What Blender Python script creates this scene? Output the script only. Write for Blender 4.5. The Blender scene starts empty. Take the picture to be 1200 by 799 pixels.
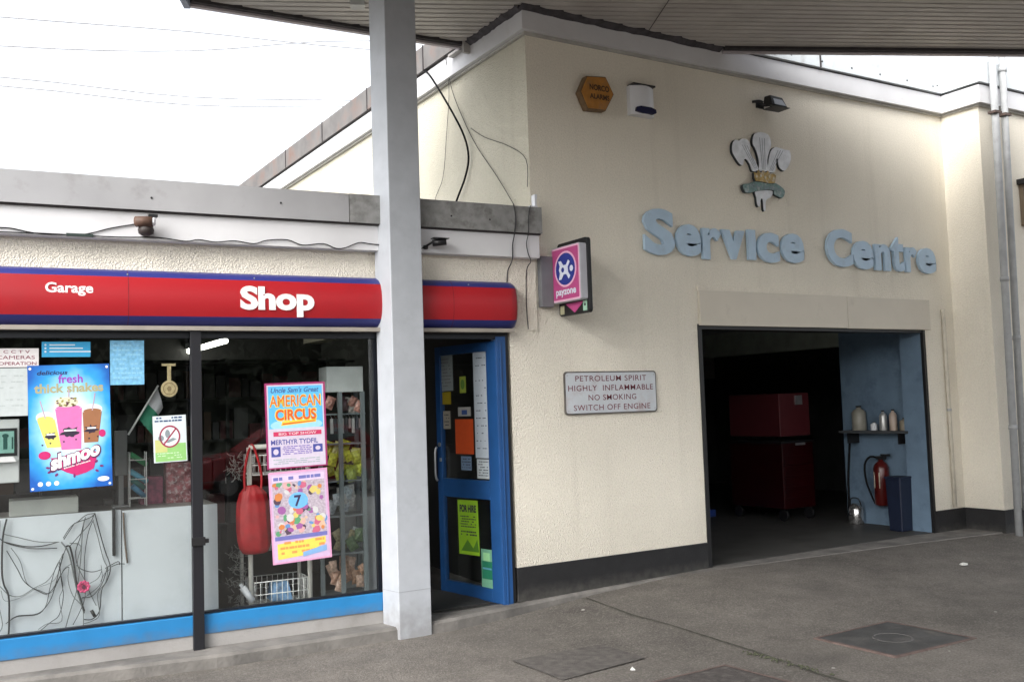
import bpy, bmesh, math, random
from mathutils import Vector, Matrix
R = math.radians
random.seed(7)
scene = bpy.context.scene
COL = scene.collection

# ------------------------------------------------------------------ materials
MATS = {}
def nt(m):
    m.use_nodes = True
    t = m.node_tree
    b = next(n for n in t.nodes if n.type == 'BSDF_PRINCIPLED')
    return t, b
def mat(name, col, rough=.6, metal=0., var=.12, vscale=6., bump=0., bscale=80., spec=.5, stain=None, coat=0.):
    """Procedural paint / stuff: base colour broken by two noises, optional bump and stain colour."""
    if name in MATS: return MATS[name]
    m = bpy.data.materials.new(name)
    t, b = nt(m)
    N, L = t.nodes, t.links
    tc = N.new('ShaderNodeTexCoord')
    no = N.new('ShaderNodeTexNoise'); no.inputs['Scale'].default_value = vscale; no.inputs['Detail'].default_value = 6
    L.new(tc.outputs['Object'], no.inputs['Vector'])
    rmp = N.new('ShaderNodeMapRange'); rmp.inputs[1].default_value = .3; rmp.inputs[2].default_value = .7
    rmp.inputs[3].default_value = 1 - var; rmp.inputs[4].default_value = 1 + var
    L.new(no.outputs[0], rmp.inputs[0])
    mx = N.new('ShaderNodeVectorMath'); mx.operation = 'SCALE'
    mx.inputs[0].default_value = col[:3]
    L.new(rmp.outputs[0], mx.inputs['Scale'])
    out = mx.outputs[0]
    if stain:
        scol, ssc, lo, hi = stain
        n2 = N.new('ShaderNodeTexNoise'); n2.inputs['Scale'].default_value = ssc; n2.inputs['Detail'].default_value = 8
        n2.inputs['Roughness'].default_value = .65
        L.new(tc.outputs['Object'], n2.inputs['Vector'])
        r2 = N.new('ShaderNodeMapRange'); r2.inputs[1].default_value = lo; r2.inputs[2].default_value = hi
        L.new(n2.outputs[0], r2.inputs[0])
        mm = N.new('ShaderNodeMix'); mm.data_type = 'RGBA'
        L.new(r2.outputs[0], mm.inputs[0]); L.new(out, mm.inputs[6]); mm.inputs[7].default_value = (*scol, 1)
        out = mm.outputs[2]
    L.new(out, b.inputs['Base Color'])
    b.inputs['Roughness'].default_value = rough
    b.inputs['Metallic'].default_value = metal
    b.inputs['Specular IOR Level'].default_value = spec
    if coat: b.inputs['Coat Weight'].default_value = coat
    if bump:
        n3 = N.new('ShaderNodeTexNoise'); n3.inputs['Scale'].default_value = bscale; n3.inputs['Detail'].default_value = 3
        L.new(tc.outputs['Object'], n3.inputs['Vector'])
        bp = N.new('ShaderNodeBump'); bp.inputs['Strength'].default_value = bump; bp.inputs['Distance'].default_value = .01
        L.new(n3.outputs[0], bp.inputs['Height']); L.new(bp.outputs[0], b.inputs['Normal'])
    MATS[name] = m
    return m
def P(name, col, rough=.55, spec=.4):        # flat print / plain small thing colour
    return mat('print_' + name, col, rough, var=.05, vscale=30, spec=spec)

def roughcast(name, col, zline=None, dirt=(.36, .31, .24), amount=.12):
    m = bpy.data.materials.new(name)
    t, b = nt(m); N, L = t.nodes, t.links
    tc = N.new('ShaderNodeTexCoord')
    geo = N.new('ShaderNodeNewGeometry')
    sp = N.new('ShaderNodeSeparateXYZ'); L.new(geo.outputs['Position'], sp.inputs[0])
    big = N.new('ShaderNodeTexNoise'); big.inputs['Scale'].default_value = .9; big.inputs['Detail'].default_value = 7
    L.new(geo.outputs['Position'], big.inputs['Vector'])
    r1 = N.new('ShaderNodeMapRange'); r1.inputs[1].default_value = .3; r1.inputs[2].default_value = .7; r1.inputs[3].default_value = .93; r1.inputs[4].default_value = 1.05
    L.new(big.outputs[0], r1.inputs[0])
    # streaks running down the wall
    mp = N.new('ShaderNodeMapping'); mp.inputs['Scale'].default_value = (7, 7, .45)
    L.new(geo.outputs['Position'], mp.inputs[0])
    st = N.new('ShaderNodeTexNoise'); st.inputs['Scale'].default_value = 1.; st.inputs['Detail'].default_value = 6
    L.new(mp.outputs[0], st.inputs['Vector'])
    r2 = N.new('ShaderNodeMapRange'); r2.inputs[1].default_value = .56; r2.inputs[2].default_value = .78; r2.inputs[3].default_value = 0; r2.inputs[4].default_value = amount
    L.new(st.outputs[0], r2.inputs[0])
    # stone chips
    vo = N.new('ShaderNodeTexVoronoi'); vo.inputs['Scale'].default_value = 80
    L.new(geo.outputs['Position'], vo.inputs['Vector'])
    fn = N.new('ShaderNodeTexNoise'); fn.inputs['Scale'].default_value = 60; fn.inputs['Detail'].default_value = 3
    L.new(geo.outputs['Position'], fn.inputs['Vector'])
    r3 = N.new('ShaderNodeMapRange'); r3.inputs[1].default_value = .35; r3.inputs[2].default_value = .65; r3.inputs[3].default_value = .955; r3.inputs[4].default_value = 1.035
    L.new(fn.outputs[0], r3.inputs[0])
    mu = N.new('ShaderNodeMath'); mu.operation = 'MULTIPLY'; L.new(r1.outputs[0], mu.inputs[0]); L.new(r3.outputs[0], mu.inputs[1])
    sc = N.new('ShaderNodeVectorMath'); sc.operation = 'SCALE'; sc.inputs[0].default_value = col; L.new(mu.outputs[0], sc.inputs['Scale'])
    mm = N.new('ShaderNodeMix'); mm.data_type = 'RGBA'; L.new(r2.outputs[0], mm.inputs[0]); L.new(sc.outputs[0], mm.inputs[6]); mm.inputs[7].default_value = (*dirt, 1)
    # splash dirt close to the black plinth
    zd = N.new('ShaderNodeMapRange'); zd.inputs[1].default_value = .3; zd.inputs[2].default_value = .75; zd.inputs[3].default_value = .16; zd.inputs[4].default_value = 0
    L.new(sp.outputs[2], zd.inputs[0])
    m2 = N.new('ShaderNodeMix'); m2.data_type = 'RGBA'; L.new(zd.outputs[0], m2.inputs[0]); L.new(mm.outputs[2], m2.inputs[6]); m2.inputs[7].default_value = (.2, .18, .14, 1)
    L.new(m2.outputs[2], b.inputs['Base Color'])
    b.inputs['Roughness'].default_value = .9; b.inputs['Specular IOR Level'].default_value = .2
    ad = N.new('ShaderNodeMath'); ad.operation = 'ADD'; L.new(vo.outputs[0], ad.inputs[0]); L.new(fn.outputs[0], ad.inputs[1])
    bp = N.new('ShaderNodeBump'); bp.inputs['Distance'].default_value = .012
    if zline is not None:
        rz = N.new('ShaderNodeMapRange'); rz.inputs[1].default_value = zline - .12; rz.inputs[2].default_value = zline + .12; rz.inputs[3].default_value = .62; rz.inputs[4].default_value = .32
        L.new(sp.outputs[2], rz.inputs[0]); L.new(rz.outputs[0], bp.inputs['Strength'])
    else: bp.inputs['Strength'].default_value = .65
    L.new(ad.outputs[0], bp.inputs['Height']); L.new(bp.outputs[0], b.inputs['Normal'])
    MATS[name] = m
    return m

def glass_mat(name='window_glass', tint=(.97, .985, .98)):
    if name in MATS: return MATS[name]
    m = bpy.data.materials.new(name); m.use_nodes = True
    t = m.node_tree; N, L = t.nodes, t.links; N.clear()
    o = N.new('ShaderNodeOutputMaterial'); tr = N.new('ShaderNodeBsdfTransparent'); gl = N.new('ShaderNodeBsdfGlossy')
    tr.inputs[0].default_value = (*tint, 1); gl.inputs['Roughness'].default_value = .015
    fr = N.new('ShaderNodeFresnel'); gg = N.new('ShaderNodeNewGeometry'); io = N.new('ShaderNodeMapRange'); io.inputs[3].default_value = 1.5; io.inputs[4].default_value = 1/1.5
    L.new(gg.outputs['Backfacing'], io.inputs[0]); L.new(io.outputs[0], fr.inputs[0])
    ml = N.new('ShaderNodeMath'); ml.operation = 'MULTIPLY'; ml.inputs[1].default_value = 1.4; ml.use_clamp = True
    L.new(fr.outputs[0], ml.inputs[0])
    mx = N.new('ShaderNodeMixShader'); L.new(ml.outputs[0], mx.inputs[0]); L.new(tr.outputs[0], mx.inputs[1]); L.new(gl.outputs[0], mx.inputs[2])
    L.new(mx.outputs[0], o.inputs[0])
    MATS[name] = m
    return m
def emis(name, col, s):
    m = bpy.data.materials.new(name); t, b = nt(m)
    b.inputs['Base Color'].default_value = (*col, 1); b.inputs['Emission Color'].default_value = (*col, 1); b.inputs['Emission Strength'].default_value = s
    return m

# ------------------------------------------------------------------ frames
X0, YW, ANG = 4.248, 7.084, R(-3.742)
FW = Matrix.Identity(4)                                             # world: x right, y away, z up
FS = Matrix.Translation((X0, YW, 0)) @ Matrix.Rotation(ANG, 4, 'Z')  # shop front: x along it, y into the shop
WM = {}

def tag(o, label=None, cat=None, group=None, kind=None):
    if label: o['label'] = label
    if cat: o['category'] = cat
    if group: o['group'] = group
    if kind: o['kind'] = kind
    return o
def thing(name, label, cat, loc, F=FW, group=None):
    o = bpy.data.objects.new(name, None); COL.objects.link(o)
    o.empty_display_size = .1
    M = F @ Matrix.Translation(loc)
    o.matrix_world = M; WM[o] = M
    return tag(o, label, cat, group)

EACH = {'capping_joint','capping_screw','collar','bracket','fixing_pin','screw','fixing_screw','handle','lintel_board','supports'}
class MB:
    """collects shapes (given in a frame) and links them as one mesh object"""
    def __init__(s, F=FW): s.F = F; s.v = []; s.f = []; s.m = []; s.mi = 0; s.mats = []; s.sm = []
    def use(s, m):
        if m not in s.mats: s.mats.append(m)
        s.mi = s.mats.index(m); return s
    def add(s, vs, fs, smooth=False):
        k = len(s.v); s.v += [Vector(v) for v in vs]
        for f in fs: s.f.append([i + k for i in f]); s.m.append(s.mi); s.sm.append(smooth)
        return s
    def box(s, x0, x1, y0, y1, z0, z1, rot=0, piv=None, top=None):
        vs = [(x0,y0,z0),(x1,y0,z0),(x1,y1,z0),(x0,y1,z0),(x0,y0,z1),(x1,y0,z1),(x1,y1,z1),(x0,y1,z1)]
        if top:
            cx, cy = (x0+x1)/2, (y0+y1)/2
            vs = vs[:4] + [(cx+(x-cx)*top, cy+(y-cy)*top, z) for x,y,z in vs[4:]]
        if rot:
            c = Vector(piv or ((x0+x1)/2,(y0+y1)/2,(z0+z1)/2)); M = Matrix.Rotation(rot,3,'Z')
            vs = [c + M @ (Vector(v)-c) for v in vs]
        return s.add(vs, [(0,3,2,1),(4,5,6,7),(0,1,5,4),(1,2,6,5),(2,3,7,6),(3,0,4,7)])
    def poly(s, pts, y, thick=0):
        """polygon in the x-z plane at depth y, facing -y, optional thickness behind it"""
        a = sum(pts[i][0]*pts[(i+1)%len(pts)][1]-pts[(i+1)%len(pts)][0]*pts[i][1] for i in range(len(pts)))
        if a < 0: pts = pts[::-1]
        n = len(pts)
        vs = [(x,y,z) for x,z in pts]
        fs = [tuple(range(n))]
        if thick:
            vs += [(x,y+thick,z) for x,z in pts]
            fs.append(tuple(range(2*n-1,n-1,-1)))
            fs += [(i,i+n,(i+1)%n+n,(i+1)%n) for i in range(n)]
        return s.add(vs, fs)
    def rect(s, x0, x1, z0, z1, y, thick=0): return s.poly([(x0,z0),(x1,z0),(x1,z1),(x0,z1)], y, thick)
    def disc(s, cx, cz, rx, rz, y, n=24, thick=0, rot=0):
        pts=[]
        for i in range(n):
            t=2*math.pi*i/n; a=rx*math.cos(t); b=rz*math.sin(t)
            pts.append((cx+a*math.cos(rot)-b*math.sin(rot), cz+a*math.sin(rot)+b*math.cos(rot)))
        return s.poly(pts, y, thick)
    def ring(s, cx, cz, ro, ri, y, n=32, thick=0, asp=1):
        for i in range(n):
            a,b = 2*math.pi*i/n, 2*math.pi*(i+1)/n
            s.poly([(cx+ri*math.cos(a)*asp,cz+ri*math.sin(a)),(cx+ro*math.cos(a)*asp,cz+ro*math.sin(a)),(cx+ro*math.cos(b)*asp,cz+ro*math.sin(b)),(cx+ri*math.cos(b)*asp,cz+ri*math.sin(b))], y, thick)
        return s
    def tube(s, pts, r, n=8, smooth=2, cap=True):
        pts = [Vector(p) for p in pts]
        if smooth and len(pts) > 2:
            q = []
            for i in range(len(pts)-1):
                p0,p1,p2,p3 = pts[max(i-1,0)],pts[i],pts[i+1],pts[min(i+2,len(pts)-1)]
                for k in range(smooth+1):
                    t=k/(smooth+1)
                    q.append(.5*((2*p1)+(-p0+p2)*t+(2*p0-5*p1+4*p2-p3)*t*t+(-p0+3*p1-3*p2+p3)*t**3))
            q.append(pts[-1]); pts = q
        rings=[]; k0=len(s.v); vs=[]; up=None
        for i,p in enumerate(pts):
            d = (pts[min(i+1,len(pts)-1)]-pts[max(i-1,0)])
            d = d.normalized() if d.length>1e-9 else Vector((0,0,1))
            if up is None: up = Vector((0,1,0)) if abs(d.y)<.8 else Vector((1,0,0))
            a = d.cross(up).normalized(); b = a.cross(d).normalized(); up = b
            rr = r[i] if isinstance(r,(list,tuple)) and len(r)==len(pts) else (r if not isinstance(r,(list,tuple)) else r[0])
            for j in range(n):
                t=2*math.pi*j/n; vs.append(p+a*rr*math.cos(t)+b*rr*math.sin(t))
        fs=[]
        for i in range(len(pts)-1):
            for j in range(n): fs.append((i*n+j,i*n+(j+1)%n,(i+1)*n+(j+1)%n,(i+1)*n+j))
        s.add(vs,fs,True)
        if cap:
            k=len(vs); s.f.append([k0+j for j in range(n)][::-1]); s.m.append(s.mi); s.sm.append(False)
            s.f.append([k0+k-n+j for j in range(n)]); s.m.append(s.mi); s.sm.append(False)
        return s
    def lathe(s, prof, c, n=20):
        """prof: [(radius, z)] about the vertical axis through c=(x,y)"""
        vs=[]; fs=[]
        for r,z in prof:
            for j in range(n):
                t=2*math.pi*j/n; vs.append((c[0]+r*math.cos(t), c[1]+r*math.sin(t), z))
        for i in range(len(prof)-1):
            for j in range(n): fs.append((i*n+j,i*n+(j+1)%n,(i+1)*n+(j+1)%n,(i+1)*n+j))
        fs.append(tuple(range(n))[::-1]); fs.append(tuple((len(prof)-1)*n+j for j in range(n)))
        return s.add(vs,fs,True)
    def text(s, body, x0, x1, z0, z1, y, bold=.02, thick=0, shear=0, space=1., bev=0):
        """lettering fitted to the rectangle x0..x1, z0..z1 at depth y, facing -y"""
        cu = bpy.data.curves.new('t','FONT'); cu.body=body; cu.size=1; cu.offset=bold; cu.shear=shear
        cu.space_character=space; cu.resolution_u=4
        if thick: cu.extrude=.5
        ob = bpy.data.objects.new('t',cu); COL.objects.link(ob)
        dg = bpy.context.evaluated_depsgraph_get()
        me = bpy.data.meshes.new_from_object(ob.evaluated_get(dg))
        vs=[v.co.copy() for v in me.vertices]; fs=[tuple(p.vertices) for p in me.polygons]
        bpy.data.objects.remove(ob); bpy.data.curves.remove(cu); bpy.data.meshes.remove(me)
        if not vs: return s
        ax=min(v.x for v in vs); bx=max(v.x for v in vs); az=min(v.y for v in vs); bz=max(v.y for v in vs)
        out=[]
        for v in vs:
            out.append((x0+(v.x-ax)/(bx-ax)*(x1-x0), y+((.5-v.z)*thick if thick else 0), z0+(v.y-az)/(bz-az)*(z1-z0)))
        return s.add(out, fs)
    def pieces(s):
        up = list(range(len(s.v)))
        def fd(a):
            while up[a] != a: up[a] = up[up[a]]; a = up[a]
            return a
        for f in s.f:
            for i in f[1:]: up[fd(i)] = fd(f[0])
        gr = {}
        for k, f in enumerate(s.f): gr.setdefault(fd(f[0]), []).append(k)
        out = []
        for ks in gr.values():
            q = MB(s.F); q.mats = s.mats; ids = {}
            for k in ks:
                nf = []
                for i in s.f[k]:
                    if i not in ids: ids[i] = len(q.v); q.v.append(s.v[i])
                    nf.append(ids[i])
                q.f.append(nf); q.m.append(s.m[k]); q.sm.append(s.sm[k])
            out.append(q)
        return out
    def build(s, name, m=None, parent=None, bevel=0, loc=None, one=False):
        if name in EACH and parent is not None and not one:
            ps = s.pieces()
            if len(ps) > 1: return [q.build(name, m, parent, bevel, one=True) for q in ps][-1]
        if m is not None: s.mats=[m] if not isinstance(m,(list,tuple)) else list(m)
        me = bpy.data.meshes.new(name)
        if parent is not None:
            inv = WM[parent].inverted() @ s.F; M = WM[parent]
        else:
            if loc is None:
                xs=[v.x for v in s.v]; ys=[v.y for v in s.v]; loc=((min(xs)+max(xs))/2,(min(ys)+max(ys))/2,min(v.z for v in s.v))
            M = s.F @ Matrix.Translation(loc); inv = M.inverted() @ s.F
        me.from_pydata([inv @ v for v in s.v], [], s.f)
        for q in s.mats: me.materials.append(q)
        for p,i,sm in zip(me.polygons, s.m, s.sm): p.material_index=min(i,len(s.mats)-1); p.use_smooth=sm
        me.update()
        o = bpy.data.objects.new(name, me); COL.objects.link(o)
        if parent is not None: o.parent = parent; WM[o] = M
        else: o.matrix_world = M; WM[o] = M
        if bevel:
            b = o.modifiers.new('bevel','BEVEL'); b.width=bevel; b.segments=2; b.limit_method='ANGLE'; b.angle_limit=R(40)
        return o

# ------------------------------------------------------------------ shared materials
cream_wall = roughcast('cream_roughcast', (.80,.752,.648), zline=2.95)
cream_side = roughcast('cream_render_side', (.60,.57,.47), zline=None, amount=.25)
white_board = mat('white_painted_board', (.62,.62,.635), .5, var=.05, vscale=3, stain=((.42,.40,.36), 2.2, .58, .85))
grey_cap = mat('grey_capping', (.33,.33,.34), .55, var=.1, vscale=2, stain=((.2,.19,.18), 3., .55, .8))
dark_cap = mat('weathered_grey_capping', (.23,.23,.225), .7, var=.22, vscale=14, stain=((.12,.115,.11), 9., .5, .7))
pale_cap = mat('pale_capping', (.60,.64,.66), .5, var=.06, vscale=3, stain=((.38,.38,.37), 4., .58, .8))
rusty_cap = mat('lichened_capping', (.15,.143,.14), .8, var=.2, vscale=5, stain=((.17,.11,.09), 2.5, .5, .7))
black_paint = mat('black_masonry_paint', (.010,.010,.011), .65, var=.25, vscale=9, bump=.3, bscale=60, stain=((.03,.03,.03), 6., .6, .85))
dark_line = mat('dark_flashing', (.035,.03,.032), .8, var=.3, vscale=12)
blue_paint = mat('bright_blue_paint', (.018,.18,.42), .4, var=.08, vscale=5, stain=((.03,.12,.3), 5., .6, .8))
blue_door = mat('blue_door_paint', (.014,.066,.20), .35, var=.1, vscale=6, stain=((.015,.06,.2), 5., .55, .8))
navy = mat('navy_paint', (.025,.03,.17), .35, var=.06)
dark_frame = mat('dark_blue_frame', (.005,.007,.012), .4, var=.1)
concrete = mat('kerb_concrete', (.16,.15,.138), .9, var=.25, vscale=5, bump=.5, bscale=40, stain=((.085,.08,.075), 3., .45, .7))
sill_conc = mat('grey_painted_sill', (.30,.29,.28), .85, var=.1, vscale=5, stain=((.2,.19,.18), 2.5, .45, .75), bump=.2)
galv = mat('grey_painted_steel', (.39,.41,.44), .45, metal=.0, var=.06, vscale=7, stain=((.32,.335,.36), 5., .55, .85))
def splash(m, z0, z1, col=(.12,.11,.095), amt=.85):
    t=m.node_tree; N,L=t.nodes,t.links; b=next(n for n in N if n.type=='BSDF_PRINCIPLED'); src=b.inputs['Base Color'].links[0].from_socket
    g_=N.new('ShaderNodeNewGeometry'); sp=N.new('ShaderNodeSeparateXYZ'); L.new(g_.outputs['Position'],sp.inputs[0])
    no=N.new('ShaderNodeTexNoise'); no.inputs['Scale'].default_value=14; no.inputs['Detail'].default_value=7; L.new(g_.outputs['Position'],no.inputs['Vector'])
    mr=N.new('ShaderNodeMapRange'); mr.inputs[1].default_value=z0; mr.inputs[2].default_value=z1; mr.inputs[3].default_value=1; mr.inputs[4].default_value=0; L.new(sp.outputs[2],mr.inputs[0])
    mu=N.new('ShaderNodeMath'); mu.operation='MULTIPLY'; L.new(mr.outputs[0],mu.inputs[0]); L.new(no.outputs[0],mu.inputs[1])
    m2=N.new('ShaderNodeMapRange'); m2.inputs[1].default_value=.12; m2.inputs[2].default_value=.5; m2.inputs[4].default_value=amt; L.new(mu.outputs[0],m2.inputs[0])
    mx=N.new('ShaderNodeMix'); mx.data_type='RGBA'; L.new(m2.outputs[0],mx.inputs[0]); L.new(src,mx.inputs[6]); mx.inputs[7].default_value=(*col,1); L.new(mx.outputs[2],b.inputs['Base Color'])
splash(galv,-.09,.35,(.16,.15,.14),.5); splash(black_paint,-.02,.2,(.09,.085,.075),.6); splash(blue_paint,.09,.2,(.10,.12,.14),.5)
pipe_grey = mat('pipe_grey', (.36,.37,.375), .5, var=.12, vscale=9, stain=((.22,.22,.22), 6., .55, .8))
white_plastic = mat('white_plastic', (.70,.71,.74), .4, var=.03)
black_plastic = mat('black_plastic', (.009,.009,.010), .45, var=.1)
grey_plastic = mat('grey_plastic', (.12,.125,.135), .55, var=.1)
cable_black = mat('black_cable', (.008,.008,.009), .8, spec=.15)
cable_grey = mat('grey_cable', (.05,.05,.053), .8, spec=.15)
white_metal = mat('white_wire', (.8,.8,.78), .4, var=.05)
steel = mat('bare_steel', (.45,.46,.47), .35, metal=.8, var=.1)
glass = glass_mat()
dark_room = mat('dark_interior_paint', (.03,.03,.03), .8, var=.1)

# ------------------------------------------------------------------ ground
def zg(x, y):
    def ss(t): t=max(0,min(1,t)); return t*t*(3-2*t)
    return -.09 + .142*ss((x-3.6)/2.7)*ss((y-5.0)/1.8)
def frange(a,b,n): return [a+(b-a)*i/n for i in range(n+1)]
xs = [-200,-100,-50,-25,-12]+frange(-6,16,88)+[20,30,50,100,200]
ys = [-200,-100,-50,-25,-12]+frange(-6,16,88)+[20,30,50,100,200]
g = MB()
vs=[]; fs=[]
for j,y in enumerate(ys):
    for i,x in enumerate(xs):
        w = .004*math.sin(x*1.7+.6*y)+.003*math.sin(y*2.3-x)
        vs.append((x,y,zg(x,y)+ (w if y<6.6 else 0)))
for j in range(len(ys)-1):
    for i in range(len(xs)-1):
        k=j*len(xs)+i; fs.append((k,k+1,k+1+len(xs),k+len(xs)))
g.add(vs,fs,True)
def ground_mat():
    m = bpy.data.materials.new('worn_tarmac'); t,b = nt(m); N,L=t.nodes,t.links
    geo = N.new('ShaderNodeNewGeometry')
    def noise(sc,det=6,rough=.6):
        n=N.new('ShaderNodeTexNoise'); n.inputs['Scale'].default_value=sc; n.inputs['Detail'].default_value=det; n.inputs['Roughness'].default_value=rough
        L.new(geo.outputs['Position'],n.inputs['Vector']); return n.outputs[0]
    def rng(o,a,b_,c,d):
        r=N.new('ShaderNodeMapRange'); r.inputs[1].default_value=a; r.inputs[2].default_value=b_; r.inputs[3].default_value=c; r.inputs[4].default_value=d
        L.new(o,r.inputs[0]); return r.outputs[0]
    def mul(a,b_):
        q=N.new('ShaderNodeMath'); q.operation='MULTIPLY'; L.new(a,q.inputs[0]); L.new(b_,q.inputs[1]); return q.outputs[0]
    big=rng(noise(.55,8),.3,.72,.68,1.22); mid=rng(noise(3.2,8,.7),.3,.7,.78,1.22); fine=rng(noise(75,2),.3,.7,.72,1.3)
    fac=mul(mul(big,mid),fine)
    sc=N.new('ShaderNodeVectorMath'); sc.operation='SCALE'; sc.inputs[0].default_value=(.138,.126,.112); L.new(fac,sc.inputs['Scale'])
    # pale chips
    vo=N.new('ShaderNodeTexVoronoi'); vo.inputs['Scale'].default_value=95; L.new(geo.outputs['Position'],vo.inputs['Vector'])
    chip=N.new('ShaderNodeMath'); chip.operation='GREATER_THAN'; chip.inputs[1].default_value=.86
    sepc=N.new('ShaderNodeSeparateColor'); L.new(vo.outputs['Color'],sepc.inputs[0]); L.new(sepc.outputs[0],chip.inputs[0])
    cm=N.new('ShaderNodeMix'); cm.data_type='RGBA'; cf=N.new('ShaderNodeMath'); cf.operation='MULTIPLY'; cf.inputs[1].default_value=.28; L.new(chip.outputs[0],cf.inputs[0])
    L.new(cf.outputs[0],cm.inputs[0]); L.new(sc.outputs[0],cm.inputs[6]); cm.inputs[7].default_value=(.30,.28,.26,1)
    # chewing gum / droppings
    v2=N.new('ShaderNodeTexVoronoi'); v2.inputs['Scale'].default_value=2.3; L.new(geo.outputs['Position'],v2.inputs['Vector'])
    gum=N.new('ShaderNodeMath'); gum.operation='LESS_THAN'; gum.inputs[1].default_value=.035; L.new(v2.outputs['Distance'],gum.inputs[0])
    gm=N.new('ShaderNodeMix'); gm.data_type='RGBA'; L.new(gum.outputs[0],gm.inputs[0]); L.new(cm.outputs[2],gm.inputs[6]); gm.inputs[7].default_value=(.42,.41,.38,1)
    # oil
    oil=rng(noise(1.1,4,.5),.58,.74,0,.5)
    om=N.new('ShaderNodeMix'); om.data_type='RGBA'; L.new(oil,om.inputs[0]); L.new(gm.outputs[2],om.inputs[6]); om.inputs[7].default_value=(.055,.05,.047,1)
    L.new(om.outputs[2],b.inputs['Base Color'])
    L.new(rng(noise(2.,5),.3,.7,.7,.95),b.inputs['Roughness']); b.inputs['Specular IOR Level'].default_value=.3
    ad=N.new('ShaderNodeMath'); ad.operation='ADD'; L.new(fine,ad.inputs[0]); L.new(vo.outputs['Distance'],ad.inputs[1])
    bp=N.new('ShaderNodeBump'); bp.inputs['Strength'].default_value=.55; bp.inputs['Distance'].default_value=.006; L.new(ad.outputs[0],bp.inputs['Height']); L.new(bp.outputs[0],b.inputs['Normal'])
    return m
tarmac = ground_mat()
o = g.build('forecourt_ground', tarmac, loc=(0,0,0)); tag(o, kind='structure')

# kerb slab along the buildings: front edge (x,y), top z follows the doors
kf = [(-6.,7.72),(0.,7.22),(1.0,7.08),(1.75,6.96),(3.48,6.915),(4.35,7.0),(5.0,7.035),(6.3,6.95),(7.5,6.86),(8.8,6.76),(10.2,6.62),(14.,6.56)]
def ztop(x): return max(0,min(1,(x-3.9)/2.6))*.058
k = MB(); vs=[]; fs=[]
for x,y in kf:
    z=ztop(x); zb=-.25
    vs += [(x,y-.012,zb),(x,y,z-.02),(x,y+.02,z),(x,9.2,z+.001)]
for i in range(len(kf)-1):
    for j in range(3): a=i*4+j; fs.append((a,a+4,a+5,a+1))
k.add(vs,fs); tag(k.build('kerb', concrete), kind='structure')

# slab joint in the tarmac with moss, and the patches
sm = MB(); pts=[(4.89,6.98),(4.85,6.6),(4.83,6.27),(4.88,5.9),(4.90,5.5),(4.90,5.04),(4.86,4.7),(4.81,4.36),(4.78,3.4)]
vs=[];fs=[]
for i,(x,y) in enumerate(pts):
    w=.006+.008*random.random(); z=zg(x,y)+.006
    vs += [(x-w,y,z),(x+w,y+.004,z)]
for i in range(len(pts)-1): fs.append((2*i,2*i+1,2*i+3,2*i+2))
sm.add(vs,fs); tag(sm.build('ground_joint', mat('joint_dirt',(.05,.05,.035),.95,var=.4,vscale=20)), kind='structure')
sm = MB(); random.seed(3)
for i in range(70):
    y=4.3+random.random()*.75; x=4.845+random.gauss(0,.018); r=.004+.006*random.random(); z=zg(x,y)
    sm.add([(x-r,y-r,z+.002),(x+r,y-r,z+.002),(x+r,y+r,z+.002),(x-r,y+r,z+.002),(x,y,z+.012)],[(0,1,4),(1,2,4),(2,3,4),(3,0,4)])
tag(sm.build('moss', mat('moss',(.055,.06,.035),.95,var=.3,vscale=30)), 'green moss growing in the ground joint', 'moss', kind='stuff')

patch_m = mat('dark_patch_tarmac', (.055,.048,.045), .85, var=.3, vscale=20, bump=.6, bscale=90, stain=((.13,.12,.11), 12., .5, .75))
plate_m = mat('cover_plate_iron', (.05,.05,.05), .7, var=.3, vscale=6, bump=.35, bscale=70, stain=((.12,.11,.10), 4., .52, .8))
rim_m = mat('cover_rim', (.12,.085,.075), .85, var=.3, vscale=12)
def cover(label, q, ring_=True):
    cx=sum(p[0] for p in q)/4; cy=sum(p[1] for p in q)/4; z=zg(cx,cy)+.006
    t = thing('access_cover', label, 'access cover', (cx,cy,z), group='access covers in the forecourt')
    fr = MB(); vs=[]; 
    for s_,h in ((1,-.012),(1,.001),(.93,.001)): vs += [(cx+(x-cx)*s_, cy+(y-cy)*s_, z+h) for x,y in q]
    fs=[(i,(i+1)%4,4+(i+1)%4,4+i) for i in range(4)]+[(4+i,4+(i+1)%4,8+(i+1)%4,8+i) for i in range(4)]
    fr.add(vs,fs).build('frame', rim_m, t)
    pl = MB(); pl.add([(cx+(x-cx)*.925, cy+(y-cy)*.925, z-.0005) for x,y in q],[(0,1,2,3)]); pl.build('plate', plate_m if ring_ else patch_m, t)
    if ring_:
        rg=MB(); n=36
        for i in range(n):
            a,b=2*math.pi*i/n,2*math.pi*(i+1)/n
            rg.add([(cx+r*math.cos(t_),cy+r*math.sin(t_),z+h) for t_ in (a,b) for r,h in ((.125,.0),(.129,.003),(.136,.003),(.140,.0))],[(0,1,5,4),(1,2,6,5),(2,3,7,6)])
        rg.build('lid_ring', mat('lid_ring_worn',(.085,.082,.08),.7,var=.3,vscale=20), t)
    return t
cover('dark square iron cover with a worn round ring in its middle', [(5.503,4.329),(6.347,4.306),(6.317,5.028),(5.481,5.01)])
cover('reddish edged dark cover cut by the bottom of the photo', [(3.874,4.21),(4.551,4.27),(4.505,4.877),(3.70,4.857)], False)
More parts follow.
